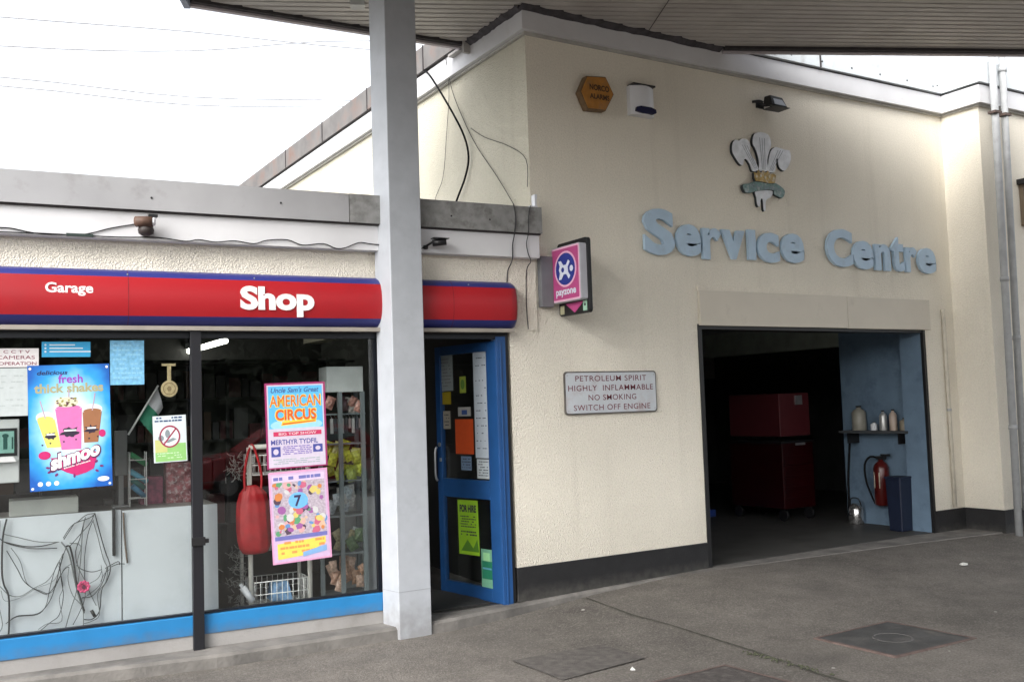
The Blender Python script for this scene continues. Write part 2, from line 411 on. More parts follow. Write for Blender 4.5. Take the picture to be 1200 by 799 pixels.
# sunken tarmac patch, barely darker than the ground
pm = MB(); q=[(3.456,5.22),(4.195,5.314),(4.169,5.782),(3.445,5.825)]
pm.add([(x,y,zg(x,y)+.010) for x,y in q],[(0,1,2,3)])
tag(pm.build('tarmac_patch', mat('patched_tarmac',(.085,.077,.07),.9,var=.35,vscale=14,bump=.6,bscale=90)), kind='structure')
lt = MB(); random.seed(12)
def litter(x,y,r,label):
    z=zg(x,y)+.004; m=MB()
    pts=[(x+r*random.uniform(.6,1.2)*math.cos(a*1.05),y+r*random.uniform(.5,1.2)*math.sin(a*1.05)) for a in range(6)]
    m.add([(a,b,z+random.uniform(.002,.02)) for a,b in pts]+[(x,y,z+.022)]+[(a,b,z) for a,b in pts],[(i,(i+1)%6,6) for i in range(6)]+[(7+i,7+(i+1)%6,(i+1)%6,i) for i in range(6)])
    tag(m.build('litter', P('litter',(.6,.6,.57),.7)), label, 'litter', 'scraps of litter on the forecourt')
litter(8.55,5.9,.045,'crumpled white scrap of paper lying on the tarmac before the garage doorway')
litter(3.95,5.15,.018,'small pale scrap on the tarmac beside the sunken patch')

# ------------------------------------------------------------------ garage building
B = thing('garage_building', 'tall cream roughcast garage with wide open doorway under blue raised letters', 'building', (4.5,YW,0))
DL, DR, DT = 6.385, 9.80, 2.36                                      # door opening
w = MB()
w.box(4.27,DL,YW,YW+.25,.293,3.3); w.box(4.5315,DL,YW,YW+.25,3.3,4.98)
w.box(DL,DR,YW,YW+.25,DT+.02,4.98); w.box(DR,10.37,YW,YW+.25,.0,4.98)
w.box(10.37,14,6.6,7.30,.0,4.98)
w.build('front_wall', cream_wall, B)
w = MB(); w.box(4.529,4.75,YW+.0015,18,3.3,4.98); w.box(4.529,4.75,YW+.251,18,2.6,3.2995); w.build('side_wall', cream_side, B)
p = MB(); p.box(4.262,DL-.001,YW-.016,YW+.249,.012,.293); p.build('plinth', black_paint, B, bevel=.004)
p = MB(); p.box(DR+.01,10.356,YW-.014,YW-.001,.03,.30); p.box(10.355,14,6.586,6.60,.03,.30); p.box(10.355,10.369,6.60,YW-.013,.03,.30); p.build('plinth', black_paint, B)
# roof edge: white board, dark strip, capping
def edge(z0,z1,off,name,m,mside=None,corner=True):
    b = MB()
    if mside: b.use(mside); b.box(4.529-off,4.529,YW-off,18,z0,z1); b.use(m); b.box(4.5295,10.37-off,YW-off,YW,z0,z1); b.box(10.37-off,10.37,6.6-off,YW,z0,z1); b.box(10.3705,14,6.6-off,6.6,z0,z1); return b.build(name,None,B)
    b.box(4.529-off,10.37-off,YW-off,YW,z0,z1); b.box(4.529-off,4.529,YW,18,z0,z1); b.box(10.37-off,10.37,6.6-off,YW,z0,z1); b.box(10.37,14,6.6-off,6.6,z0,z1)
    return b.build(name,m,B)
edge(4.93,5.135,.07,'fascia_board',white_board)
edge(4.905,4.929,.03,'soffit_trim',mat('soffit_trim_grey',(.42,.41,.38),.8))
edge(5.136,5.155,.055,'drip_gap',dark_line)
edge(5.156,5.41,.10,'capping',pale_cap,rusty_cap)
b = MB()
for yy in (8.9,10.4,11.9,13.4): b.box(4.42,4.432,yy,yy+.012,5.15,5.415)
for xx in (8.2,): b.box(xx,xx+.015,YW-.112,YW-.098,5.15,5.415)
b.build('capping_joint', dark_line, B)
b = MB()
for i in range(7):
    x=7.3+i*.47; b.disc(x,5.22,.011,.011,YW-.103,8,.004)
b.disc(10.2,5.24,.011,.011,YW-.103,8,.004)
b.build('capping_screw', black_plastic, B)
b = MB(); b.box(4.75,14,YW+.25,18,4.9,5.1); b.build('roof', mat('roof_felt',(.08,.08,.08),.9), B)
# boards over the doorway
b = MB(); b.box(DL+.02,8.505,YW-.03,YW-.001,DT,2.70); b.box(8.511,9.90,YW-.032,YW-.001,DT-.004,2.70); b.build('lintel_board', mat('painted_ply',(.60,.555,.47),.6,var=.04,vscale=3,stain=((.40,.36,.3),3.,.58,.85)), B, bevel=.003)
b = MB(); b.box(DL+.01,9.92,YW-.022,YW-.001,2.702,2.755); b.build('board_drip', cream_wall, B)
b = MB(); b.box(DL,DL+.045,YW-.012,YW+.26,.055,DT); b.box(DR-.03,DR+.012,YW-.016,YW+.02,.055,DT); b.box(DL+.045,DR-.03,YW-.005,YW+.20,DT-.035,DT+.018); b.build('door_track', black_plastic, B)
# interior of the workshop
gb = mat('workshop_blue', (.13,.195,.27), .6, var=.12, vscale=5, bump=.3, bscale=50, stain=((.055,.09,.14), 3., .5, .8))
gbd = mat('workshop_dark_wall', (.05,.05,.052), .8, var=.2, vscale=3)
b = MB(); b.box(DR-.03,DR+.1,YW+.021,YW+.30,.055,DT); b.build('door_reveal', gb, B)
b = MB(); b.box(9.95,10.1,YW+.301,8.42,.055,2.6); b.box(9.801,10.0,YW+.2505,YW+.3,.055,2.6); b.build('inner_side_wall', gb, B)
b = MB(); b.box(9.95,10.1,8.42,12.,2.26,2.6); b.build('wall_over_opening', mat('lit_wall_grey_green',(.26,.29,.25),.8,var=.15), B)  # wall above the side opening; its light is put into the paler colour
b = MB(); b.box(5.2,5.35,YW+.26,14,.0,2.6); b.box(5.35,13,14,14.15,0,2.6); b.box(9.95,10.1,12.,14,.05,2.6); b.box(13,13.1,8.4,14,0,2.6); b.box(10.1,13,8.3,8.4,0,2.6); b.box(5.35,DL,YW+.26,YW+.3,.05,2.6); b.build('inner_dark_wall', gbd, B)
b = MB(); b.box(5.2,13.1,YW+.2505,14.1,2.6,2.7); b.build('inner_ceiling', mat('workshop_ceiling',(.22,.25,.24),.8,var=.2), B)
b = MB(); b.box(5.2,13.1,YW+.02,14,.03,.062); o=b.build('workshop_floor', mat('oily_concrete',(.06,.059,.054),.6,var=.35,vscale=3,bump=.2,bscale=30,stain=((.04,.04,.04),1.5,.5,.7))); tag(o,kind='structure')

# ------------------------------------------------------------------ service centre letters
LET = [('S',5.738,6.109,3.014,3.454),('e',6.129,6.438,3.023,3.33),('r',6.46,6.699,3.004,3.312),('v',6.71,7.02,3.021,3.31),('ı',7.065,7.165,3.028,3.331),('c',7.195,7.498,3.011,3.317),('e',7.534,7.861,3.024,3.329),('C',8.209,8.613,3.016,3.425),('e',8.62,8.95,3.004,3.318),('n',8.982,9.235,3.006,3.3),('t',9.254,9.474,3.007,3.397),('r',9.504,9.698,3.008,3.293),('e',9.722,10.04,3.004,3.299)]
let_face = mat('letter_blue_grey', (.43,.57,.71), .5, var=.05, vscale=8, stain=((.33,.42,.52), 6., .55, .8))
T = thing('lettering', 'raised blue grey Service Centre letters on the cream wall over the doorway', 'lettering', (7.9,YW,3.0))
for ch,a,b_,c,d in LET:
    m = MB(); m.text(ch,a,b_,c,d,YW-.055,bold=.030 if ch in 'tr' else .042,thick=.035); m.build('letter', let_face, T)

# ------------------------------------------------------------------ feathers emblem
T = thing('feathers_emblem', 'three white plumes with gold crown and green ribbon mounted above the letters', 'emblem', (7.34,YW,3.55))
FE = dict(
feather_left=[(6.939,4.191),(6.978,4.239),(7.029,4.237),(7.075,4.262),(7.149,4.259),(7.182,4.208),(7.171,4.146),(7.19,4.104),(7.239,4.059),(7.266,4.007),(7.282,3.953),(7.197,3.945),(7.169,4.008),(7.12,4.058),(7.082,4.043),(7.067,3.992),(7.021,4.004),(6.967,4.064),(6.934,4.115)],
feather_mid=[(7.219,4.267),(7.25,4.332),(7.327,4.357),(7.433,4.348),(7.468,4.296),(7.471,4.229),(7.444,4.17),(7.417,4.111),(7.404,4.043),(7.406,3.965),(7.292,3.954),(7.293,4.032),(7.28,4.108),(7.248,4.182),(7.22,4.217)],
feather_right=[(7.466,4.167),(7.532,4.224),(7.609,4.222),(7.687,4.213),(7.749,4.209),(7.756,4.124),(7.722,4.053),(7.655,3.99),(7.594,4.012),(7.574,4.055),(7.57,4.105),(7.547,4.102),(7.531,4.033),(7.506,3.964),(7.409,3.96),(7.428,4.057)],
crown=[(7.196,3.923),(7.23,3.915),(7.254,3.951),(7.29,3.926),(7.323,3.957),(7.359,3.933),(7.391,3.958),(7.426,3.923),(7.473,3.938),(7.503,3.919),(7.482,3.839),(7.397,3.831),(7.292,3.838),(7.217,3.837),(7.196,3.868)],
ribbon=[(7.043,3.783),(7.14,3.808),(7.217,3.837),(7.292,3.838),(7.397,3.831),(7.482,3.839),(7.52,3.837),(7.61,3.794),(7.63,3.751),(7.587,3.697),(7.526,3.709),(7.474,3.727),(7.469,3.765),(7.362,3.762),(7.24,3.74),(7.156,3.716),(7.068,3.714)],
tail=[(7.225,3.739),(7.362,3.762),(7.469,3.765),(7.449,3.702),(7.386,3.67),(7.361,3.64),(7.352,3.551),(7.33,3.56),(7.325,3.659),(7.295,3.662),(7.275,3.589),(7.245,3.598),(7.235,3.674)])
plume = mat('plume_grey_white', (.80,.83,.88), .6, var=.15, vscale=14, stain=((.66,.70,.75), 12., .5, .75))
dk = P('emblem_dark',(.03,.035,.04)); gold = mat('emblem_gold',(.42,.28,.07),.5,var=.35,vscale=30,stain=((.55,.5,.4),25.,.5,.7)); rib = mat('emblem_green',(.16,.26,.25),.6,var=.3,vscale=22,stain=((.45,.5,.52),18.,.5,.7))
def smooth_poly(p, n=3):
    q=[]; k=len(p)
    for i in range(k):
        p0,p1,p2,p3=[Vector((*p[(i+j)%k],0)) for j in (-1,0,1,2)]
        for t in range(n):
            t/=n; v=.5*((2*p1)+(-p0+p2)*t+(2*p0-5*p1+4*p2-p3)*t*t+(-p0+3*p1-3*p2+p3)*t**3); q.append((v.x,v.y))
    return q
for kname,nm,mm_,y in (('feather_left','feather',plume,-.030),('feather_right','feather',plume,-.032),('feather_mid','feather',plume,-.036),('tail','ribbon_tail',plume,-.030),('ribbon','ribbon',rib,-.045),('crown','crown',gold,-.055)):
    pts=FE[kname]; sp_=smooth_poly(pts) if kname!='crown' else pts
    m=MB(); m.use(dk); cx=sum(a for a,b in pts)/len(pts); cz=sum(b for a,b in pts)/len(pts)
    m.poly([(cx+(a-cx)*1.02-.009,cz+(b-cz)*1.02-.004) for a,b in sp_],YW+y+.006,.02)
    m.use(mm_); m.poly(sp_,YW+y,.012)
    if kname.startswith('feather'):   # quill and barbs painted in grey
        m.use(P('plume_line',(.25,.28,.32)))
        x0={'feather_left':7.245,'feather_mid':7.35,'feather_right':7.455}[kname]; x1={'feather_left':7.10,'feather_mid':7.345,'feather_right':7.61}[kname]; zt=4.20 if kname!='feather_mid' else 4.30
        for j in (-1,0,1):
            m.poly([(x0+j*.018-.003,3.97),(x0+j*.018+.003,3.97),(x1+j*.035+.004,zt),(x1+j*.035-.003,zt)],YW+y-.0015)
    if kname=='crown':
        m.use(P('crown_jewel',(.6,.55,.42)))
        for j in range(5): m.disc(7.225+j*.06,3.885+.012*(j%2),.013,.016,YW+y-.003,10,.003)
    if kname=='ribbon':
        m.use(P('plume_line',(.25,.28,.32)))
        m.text('ICH DIEN',7.13,7.56,3.765,3.80,YW+y-.002,bold=.0)
    m.build(nm,None,T)

# ------------------------------------------------------------------ alarm boxes, floodlight
T = thing('alarm_box', 'hexagonal weathered orange alarm box with dark lettering high on the cream wall', 'alarm box', (5.24,YW,4.30), group='alarm boxes on the cream wall')
hx=[(5.126,4.607),(5.348,4.629),(5.435,4.475),(5.332,4.305),(5.121,4.296),(5.046,4.452)]
orange=mat('faded_orange_plastic',(.40,.17,.025),.55,var=.2,vscale=12,stain=((.26,.15,.07),8.,.5,.75)); 
m=MB(); m.poly(hx,YW-.075,.075); m.build('housing',mat('orange_housing_side',(.16,.10,.05),.7,var=.3,vscale=15),T,bevel=.008)
m=MB(); cx,cz=5.245,4.46; m.poly([(cx+(a-cx)*.93,cz+(b-cz)*.93) for a,b in hx],YW-.085,.009); m.build('cover',orange,T,bevel=.004)
m=MB(); m.text('NORCO',5.15,5.37,4.48,4.535,YW-.087,bold=.03); m.text('ALARMS',5.15,5.37,4.40,4.45,YW-.087,bold=.03); m.build('lettering',P('alarm_text',(.06,.03,.015)),T)
T = thing('alarm_box', 'white rounded alarm box with dark blue strobe beside the orange hexagon', 'alarm box', (5.78,YW,4.30), group='alarm boxes on the cream wall')
m=MB(); N_=10; pr=[(5.64+.28*i/N_, -.05-.055*math.sin(math.pi*i/N_)) for i in range(N_+1)]
vs=[(x,YW+y,z) for x,y in pr for z in (4.325,4.60)]; m.add(vs,[(2*i,2*i+2,2*i+3,2*i+1) for i in range(N_)],True)
m.add([(x,YW+y,4.60) for x,y in pr]+[(5.92,YW,4.60),(5.64,YW,4.60)],[tuple(range(N_+3))]); m.add([(x,YW+y,4.325) for x,y in pr]+[(5.92,YW,4.325),(5.64,YW,4.325)],[tuple(range(N_+3))[::-1]])
m.add([(5.64,YW-.05,4.325),(5.64,YW,4.325),(5.64,YW,4.6),(5.64,YW-.05,4.6),(5.92,YW-.05,4.325),(5.92,YW,4.325),(5.92,YW,4.6),(5.92,YW-.05,4.6)],[(0,3,2,1),(4,5,6,7)])
m.build('housing',white_plastic,T)
m=MB(); pr2=[(5.665+.23*i/N_, -.06-.052*math.sin(math.pi*i/N_)) for i in range(N_+1)]
m.poly([(5.66,4.345),(5.74,4.33),(5.86,4.33),(5.905,4.35),(5.90,4.385),(5.84,4.40),(5.72,4.40),(5.67,4.385)],YW-.113,.03); m.build('strobe_lens',mat('dark_blue_lens',(.01,.012,.05),.15,var=0),T,bevel=.006)
m=MB(); m.box(5.65,5.91,YW-.10,YW-.001,4.601,4.617); m.build('top_cap',black_plastic,T)
T = thing('floodlight', 'black security floodlight on a short arm under the roof edge', 'floodlight', (7.44,YW,4.57))
m=MB(); m.box(7.28,7.42,YW-.02,YW,4.60,4.68); m.tube([(7.34,YW-.01,4.64),(7.38,YW-.10,4.62),(7.45,YW-.14,4.63)],.014); m.build('bracket',black_plastic,T)
m=MB(); m.add([(7.37,YW-.22,4.60),(7.64,YW-.25,4.585),(7.64,YW-.06,4.62),(7.37,YW-.05,4.64),(7.38,YW-.18,4.75),(7.60,YW-.20,4.73),(7.60,YW-.08,4.735),(7.38,YW-.07,4.755)],[(0,3,2,1),(4,5,6,7),(0,1,5,4),(1,2,6,5),(2,3,7,6),(3,0,4,7)]); m.build('lamp_housing',black_plastic,T,bevel=.008)
m=MB(); m.add([(7.41,YW-.232,4.61),(7.61,YW-.254,4.597),(7.575,YW-.215,4.69),(7.42,YW-.2,4.70)],[(0,1,2,3)]); m.build('lens',mat('lamp_glass',(.35,.38,.42),.1,var=0),T)
m=MB(); m.box(7.36,7.66,YW-.27,YW-.06,4.568,4.576); m.build('visor',black_plastic,T)
m=MB(); m.tube([(7.20,YW-.02,4.67),(7.25,YW-.10,4.665),(7.29,YW-.13,4.64)],.02); m.build('sensor',black_plastic,T)

for c_ in T.children: 
    for v_ in c_.data.vertices: v_.co = Vector((-.02,0,.10)) + (v_.co-Vector((-.02,0,.10)))*.74

# ------------------------------------------------------------------ petroleum sign
T = thing('warning_sign', 'white enamel petroleum warning sign with dark red capitals between door and doorway', 'sign', (5.315,YW,1.55))
def rrect(x0,x1,z0,z1,r,n=4):
    p=[]
    for cx,cz,a0 in ((x1-r,z1-r,0),(x0+r,z1-r,90),(x0+r,z0+r,180),(x1-r,z0+r,270)):
        for i in range(n+1): a=R(a0+90*i/n); p.append((cx+r*math.cos(a),cz+r*math.sin(a)))
    return p
m=MB(); m.poly(rrect(4.80,5.83,1.55,1.93,.03),YW-.022,.016); m.build('frame',mat('sign_rim',(.10,.09,.08),.6,var=.3,vscale=20),T)
m=MB(); m.poly(rrect(4.812,5.818,1.562,1.918,.025),YW-.025,.004); m.build('plate',mat('sign_enamel',(.52,.55,.58),.35,var=.06,vscale=6,stain=((.42,.34,.33),5.,.52,.8)),T)
m=MB(); d=YW-.0265
m.text('PETROLEUM SPIRIT',4.915,5.71,1.842,1.892,d,bold=.002,space=1.1); m.text('HIGHLY  INFLAMMABLE',4.835,5.785,1.757,1.807,d,bold=.002,space=1.1)
m.text('NO SMOKING',5.05,5.585,1.672,1.722,d,bold=.002,space=1.1); m.text('SWITCH OFF ENGINE',4.888,5.745,1.584,1.634,d,bold=.002,space=1.1)
m.build('lettering',P('sign_red',(.16,.03,.045)),T)
m=MB(); 
for a in (4.83,5.80):
    for c in (1.585,1.895): m.disc(a,c,.007,.007,YW-.028,8,.003)
m.build('screw',steel,T)

# ------------------------------------------------------------------ projecting payment sign (panel stands square to the wall)
FP = Matrix.Translation((4.70,YW,0)) @ Matrix.Rotation(R(-90),4,'Z')   # x out from wall, y into +x world
T = thing('projecting_sign', 'pink and blue payment sign on a black panel projecting from the wall corner', 'sign', (.02,0,2.42), FP)
m=MB(FP); m.poly(rrect(.02,.47,2.41,3.05,.03),.075,.04); m.build('backing_panel',black_plastic,T,bevel=.004)
m=MB(FP); m.poly(rrect(.035,.465,2.52,3.0,.02),0,.074); m.build('light_box',mat('lightbox_white',(.42,.42,.46),.4),T,bevel=.006)
m=MB(FP); d=-.0015
m.use(P('pink_pale',(.72,.42,.55))); m.poly(rrect(.042,.458,2.527,2.993,.015),d)
m.use(P('pink',(.42,.06,.20))); m.poly(rrect(.056,.444,2.542,2.978,.01),d-.001)
m.use(P('pink_pale',(.72,.42,.55))); m.disc(.252,2.80,.165,.155,d-.002,28)
m.use(P('sign_blue',(.02,.035,.24))); m.disc(.252,2.80,.145,.138,d-.003,28)
m.use(P('sign_white',(.62,.66,.75)))
m.poly([(.15,2.875),(.19,2.875),(.225,2.835),(.265,2.835),(.30,2.875),(.325,2.855),(.29,2.815),(.295,2.77),(.325,2.735),(.30,2.71),(.265,2.755),(.225,2.755),(.19,2.715),(.15,2.715),(.17,2.77),(.155,2.80),(.17,2.83)],d-.004)
m.use(P('sign_blue',(.02,.035,.24))); m.disc(.215,2.795,.022,.022,d-.005,14)
m.use(P('sign_white',(.62,.66,.75))); m.disc(.345,2.795,.026,.026,d-.005,14)
m.text('payzone',.10,.40,2.56,2.625,d-.003,bold=.03)
m.build('printed_face',None,T)
m=MB(FP); m.use(P('pink',(.42,.06,.20))); m.poly([(.12,2.512),(.40,2.512),(.26,2.425)],.0735)
m.use(P('sticker_cream',(.35,.34,.22))); m.rect(.04,.105,2.425,2.50,.0725); m.use(P('sticker_green',(.30,.5,.38))); m.rect(.385,.445,2.43,2.515,.0725)
m.use(black_plastic); m.disc(.415,2.48,.012,.012,.0715,10)
m.build('arrow_print',None,T)
m=MB(); m.box(4.572,4.70,YW-.06,YW,2.49,2.935); o=m.build('meter_box',mat('meter_box_grey',(.17,.175,.185),.6,var=.1,vscale=8),bevel=.006); tag(o,'flat grey metal box on the wall behind the pink projecting sign','meter box')

# ------------------------------------------------------------------ pipes right
def pipe(x0,x1,y,z0,z1,r,label,joint,gap=True):
    t=thing('downpipe' if r>.03 else 'conduit',label,'pipe',(x0,y,z0),group='grey pipes on the corner' if r>.03 else None)
    m=MB(); m.tube([(x0,y,z0),(x1,y,z1)],r,14,0); m.build('pipe',pipe_grey if r>.03 else mat('cream_conduit',(.52,.48,.40),.6,var=.15,vscale=8),t)
    m=MB()
    for zz in joint:
        f=(zz-z0)/(z1-z0); xx=x0+(x1-x0)*f; m.tube([(xx,y,zz),(xx,y,zz+(.05 if r>.03 else .03))],r*1.18,14,0)
    m.build('collar',pipe_grey,t)
    if r>.03:
        m=MB(); zz=4.78; f=(zz-z0)/(z1-z0); xx=x0+(x1-x0)*f; m.box(xx-r*1.6,xx+r*1.6,y-r*1.15,y+r*1.2,zz,zz+.03); m.build('bracket',mat('rusty_clip',(.10,.07,.06),.8,var=.3),t)
pipe(10.36,10.455,6.44,0.02,5.9,.040,'left and nearer of the two grey downpipes on the wall corner',(2.86,1.2))
pipe(10.535,10.665,6.45,.3,5.9,.038,'right hand grey downpipe half hidden beside its neighbour',(2.2,5.3))
pipe(10.15,10.15,YW-.028,.32,2.6,.022,'thin cream conduit running up the wall right of the garage doorway',(1.42,))
m=MB(); T=thing('wall_vent','dark framed wall vent at the right edge behind the downpipes','vent',(11.25,6.6,3.6))
m.use(black_plastic); m.box(11.03,11.6,6.50,6.60,4.05,4.11); m.build('hood',None,T)
m=MB(); m.box(11.07,11.11,6.55,6.60,3.60,4.05); m.box(11.56,11.6,6.55,6.6,3.6,4.05); m.box(11.07,11.6,6.55,6.6,3.56,3.6); m.build('frame',mat('vent_brown',(.16,.12,.08),.7),T)
m=MB(); 
for i in range(6): m.box(11.11,11.56,6.57,6.598,3.62+i*.07,3.66+i*.07)
m.build('louvre',mat('louvre_grey',(.35,.36,.35),.5),T)

# ------------------------------------------------------------------ workshop contents
T=thing('wall_shelf','dark shelf on the blue workshop wall above the extinguisher','shelf',(9.84,7.8,1.17))
m=MB(); m.box(9.72,9.949,7.34,8.30,1.175,1.205); m.build('board',mat('dark_board',(.05,.055,.06),.7),T)
m=MB(); m.box(9.75,9.949,7.45,7.47,1.05,1.174); m.box(9.75,9.949,8.18,8.2,1.05,1.174); m.build('bracket',black_plastic,T)
def bottle(x,y,z,r,h,m_,label,cap=None,gp='bottles and cans on the workshop shelf'):
    t=thing('bottle',label,'container',(x,y,z),group=gp)
    b=MB(); b.lathe([(r*.95,z),(r,z+.01),(r,z+h*.72),(r*.75,z+h*.82),(r*.35,z+h*.88),(r*.33,z+h*.94)],(x,y),16); b.build('body',m_,t)
    b=MB(); b.lathe([(r*.4,z+h*.94),(r*.4,z+h)],(x,y),12); b.build('cap',cap or black_plastic,t)
alu=mat('spray_can_metal',(.45,.45,.44),.35,metal=.5,var=.1); milky=mat('milky_plastic',(.25,.24,.20),.4,var=.15)
bottle(9.84,8.08,1.206,.085,.30,milky,'large milky plastic bottle at the left end of the workshop shelf')
bottle(9.86,7.88,1.206,.04,.10,white_plastic,'tiny white pot between the milky bottle and the cans')
bottle(9.83,7.72,1.206,.045,.24,alu,'left pale spray can in the middle of the workshop shelf')
bottle(9.83,7.58,1.206,.045,.25,mat('can_cream',(.42,.33,.27),.4),'right spray can with reddish band beside the pale can')
bottle(9.84,7.43,1.206,.06,.15,mat('can_tan',(.22,.19,.14),.5),'squat tan tin at the right end of the workshop shelf')
T=thing('fire_extinguisher','red fire extinguisher with black hose hanging on the blue workshop wall','fire extinguisher',(9.86,7.68,.30))
red_ext=mat('extinguisher_red',(.075,.007,.006),.3,var=.05)
m=MB(); m.lathe([(.07,.34),(.092,.36),(.092,.78),(.07,.84),(.03,.87),(.03,.89)],(9.855,7.68),18); m.build('cylinder',red_ext,T)
m=MB(); m.box(9.768,9.776,7.64,7.72,.55,.74); m.build('label_plate',P('ext_label',(.5,.47,.36)),T)
m=MB(); m.box(9.82,9.89,7.62,7.72,.89,.93); m.box(9.83,9.87,7.55,7.66,.93,.955); m.build('handle',black_plastic,T)
m=MB(); m.tube([(9.85,7.70,.90),(9.82,7.80,.92),(9.80,7.87,.82),(9.80,7.86,.62),(9.81,7.80,.45),(9.82,7.76,.36)],.013); m.build('hose',cable_black,T)
m=MB(); m.box(9.93,9.95,7.64,7.72,.6,.8); m.build('wall_bracket',black_plastic,T)
T.location.y += .13; T.location.z -= .03
T=thing('waste_bin','dark blue plastic bin standing below the extinguisher by the doorway','bin',(9.68,7.45,.062))
m=MB(); m.box(9.57,9.79,7.335,7.54,.063,.66); vs=m.v
for v in vs:
    if v.z<.1: v.x=9.68+(v.x-9.68)*.85; v.y=7.45+(v.y-7.45)*.85
m.build('body',mat('bin_blue',(.006,.011,.03),.5),T,bevel=.01)
m=MB(); m.box(9.56,9.795,7.33,7.55,.66,.685); m.build('rim',mat('bin_blue',(.006,.011,.03),.5),T,bevel=.005)
T=thing('metal_can','shiny metal can on the workshop floor under the shelf end','can',(9.84,8.22,.062))
m=MB(); m.lathe([(.085,.063),(.09,.07),(.09,.25),(.06,.29),(.04,.31)],(9.84,8.2),18); m.build('body',mat('shiny_tin',(.6,.6,.6),.22,metal=.9),T)
m=MB(); m.tube([(9.84,8.12,.28),(9.82,8.14,.37),(9.82,8.25,.37),(9.84,8.28,.28)],.008); m.build('handle',black_plastic,T)
m=MB(); m.tube([(9.93,8.30,1.18),(9.925,8.33,.9),(9.92,8.36,.6),(9.92,8.37,.3),(9.9,8.36,.07)],.014); tag(m.build('hose',cable_black),'black hose hanging down from the shelf end to the floor','hose')
m=MB(); m.box(9.90,9.949,7.33,7.334,1.3,1.35)
redm=mat('cabinet_red_shaded',(.02,.001,.0015),.3,var=.06,vscale=4); redf=mat('cabinet_red_lit',(.075,.014,.017),.35,var=.06)  # one red in two tones: shade painted into lower chest, light into upper
T=thing('tool_cabinet','tall red two tier tool cabinet deep inside the dark workshop','tool cabinet',(9.65,9.4,.062))
m=MB(); m.box(9.37,9.94,8.92,9.86,.22,1.05); m.build('lower_chest',redm,T,bevel=.01)
m=MB(); m.box(9.37,9.92,8.93,9.84,1.14,1.69); m.build('upper_chest',redf,T,bevel=.01)
m=MB(); m.box(9.36,9.95,8.91,9.87,1.051,1.075); m.build('worktop',black_plastic,T)
m=MB(); m.box(9.62,9.78,8.90,8.92,1.02,1.05); m.box(9.66,9.78,8.915,8.93,1.54,1.66); m.build('handle',steel,T)
for zz in (.36,.5,.64,.78): m=MB(); m.box(9.40,9.91,8.912,8.919,zz,zz+.11); m.build('drawer',redm,T,bevel=.003)
for a in (9.42,9.88):
    for c in (8.98,9.78): m=MB(); m.tube([(a-.02,c,.14),(a+.02,c,.14)],.075,14,0); m.build('wheel',black_plastic,T)
T=thing('vehicle_lift','dark blue steel vehicle lift base on the workshop floor','vehicle lift',(8.0,11.,.062))
m=MB(); m.box(7.9,9.2,10.0,10.35,.063,.16); m.box(7.9,8.2,10.35,12.5,.063,.16); m.build('base_frame',mat('lift_blue',(.02,.05,.22),.4),T,bevel=.01)
m=MB(); m.box(7.9,8.25,10.4,10.7,.161,2.3); m.build('post',mat('lift_dark',(.02,.025,.04),.5),T,bevel=.01)
T=thing('wall_picture','dim framed notice on the back wall of the dark workshop','notice',(12.1,13.99,2.1))
m=MB(); m.box(12.3,13.0,13.96,13.999,2.0,2.5); m.build('frame',black_plastic,T)
m=MB(); m.box(12.33,12.97,13.952,13.961,2.03,2.47); m.build('sheet',P('dim_sheet',(.3,.27,.27)),T)
T=thing('strip_lamp_batten','unlit strip lamp fixed under the workshop ceiling','lamp',(8.4,8.6,2.5))
m=MB(); m.box(7.6,9.2,8.55,8.65,2.54,2.6); m.build('batten',white_plastic,T); m=MB(); m.tube([(7.65,8.6,2.52),(9.15,8.6,2.52)],.018,10,0); m.build('tube',white_plastic,T)

# ------------------------------------------------------------------ shop building
S = thing('shop_building', 'low flat roofed shop with wide windows and blue rails left of the garage', 'building', (-2,0,0), FS)
UL=-6.2
m=MB(FS); m.box(UL,.295,0,.2,2.29,3.35); m.box(-.03,.017,.03,.2,.0,2.29); m.box(UL,-1.17,.03,.2,-.01,.095)
m.build('front_wall',cream_wall,S)
m=MB(FS); m.box(UL,.285,-.10,-.001,2.905,3.10); m.build('fascia_board',white_board,S)
m=MB(FS); m.box(UL,.292,-.12,.0,3.101,3.112); m.build('drip_gap',dark_line,S)
m=MB(FS); m.box(UL,-1.418,-.135,.1,3.112,3.335); m.build('capping',grey_cap,S)
m=MB(FS); m.box(-1.412,.30,-.137,.1,3.112,3.337); m.build('capping',dark_cap,S)['label']='darker weathered end length of the grey capping'
m=MB(FS)
for u in (-5.3,-3.9,-2.87,-1.95,-.9,-.55,-.2): m.disc(u,3.22+.02*math.sin(u*5),.008,.008,-.14,8,.004)
m.build('capping_screw',black_plastic,S)
m=MB(FS); m.box(UL,.2,.1,6.5,3.15,3.25); m.build('roof',mat('shop_roof_felt',(.15,.15,.15),.9),S)
m=MB(FS); m.box(UL,-1.17,-.02,.029,-.02,.095); m.build('sill_wall',sill_conc,S)
# interior shell
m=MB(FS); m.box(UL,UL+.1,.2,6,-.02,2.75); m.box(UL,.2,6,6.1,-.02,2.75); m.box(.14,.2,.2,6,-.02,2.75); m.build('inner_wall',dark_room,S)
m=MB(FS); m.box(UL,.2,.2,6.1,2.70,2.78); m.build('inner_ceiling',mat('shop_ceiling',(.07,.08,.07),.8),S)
m=MB(FS); m.box(UL,.2,.03,6,-.02,.008); o=m.build('shop_floor',mat('shop_floor_vinyl',(.04,.038,.035),.5,var=.15)); tag(o,kind='structure')
# soffit strip under the sign (shutter slot)
m=MB(FS); m.box(UL,.02,-.10,-.001,2.265,2.295); m.build('shutter_slot',mat('shutter_slot_metal',(.33,.30,.26),.5,metal=.3,var=.1),S)
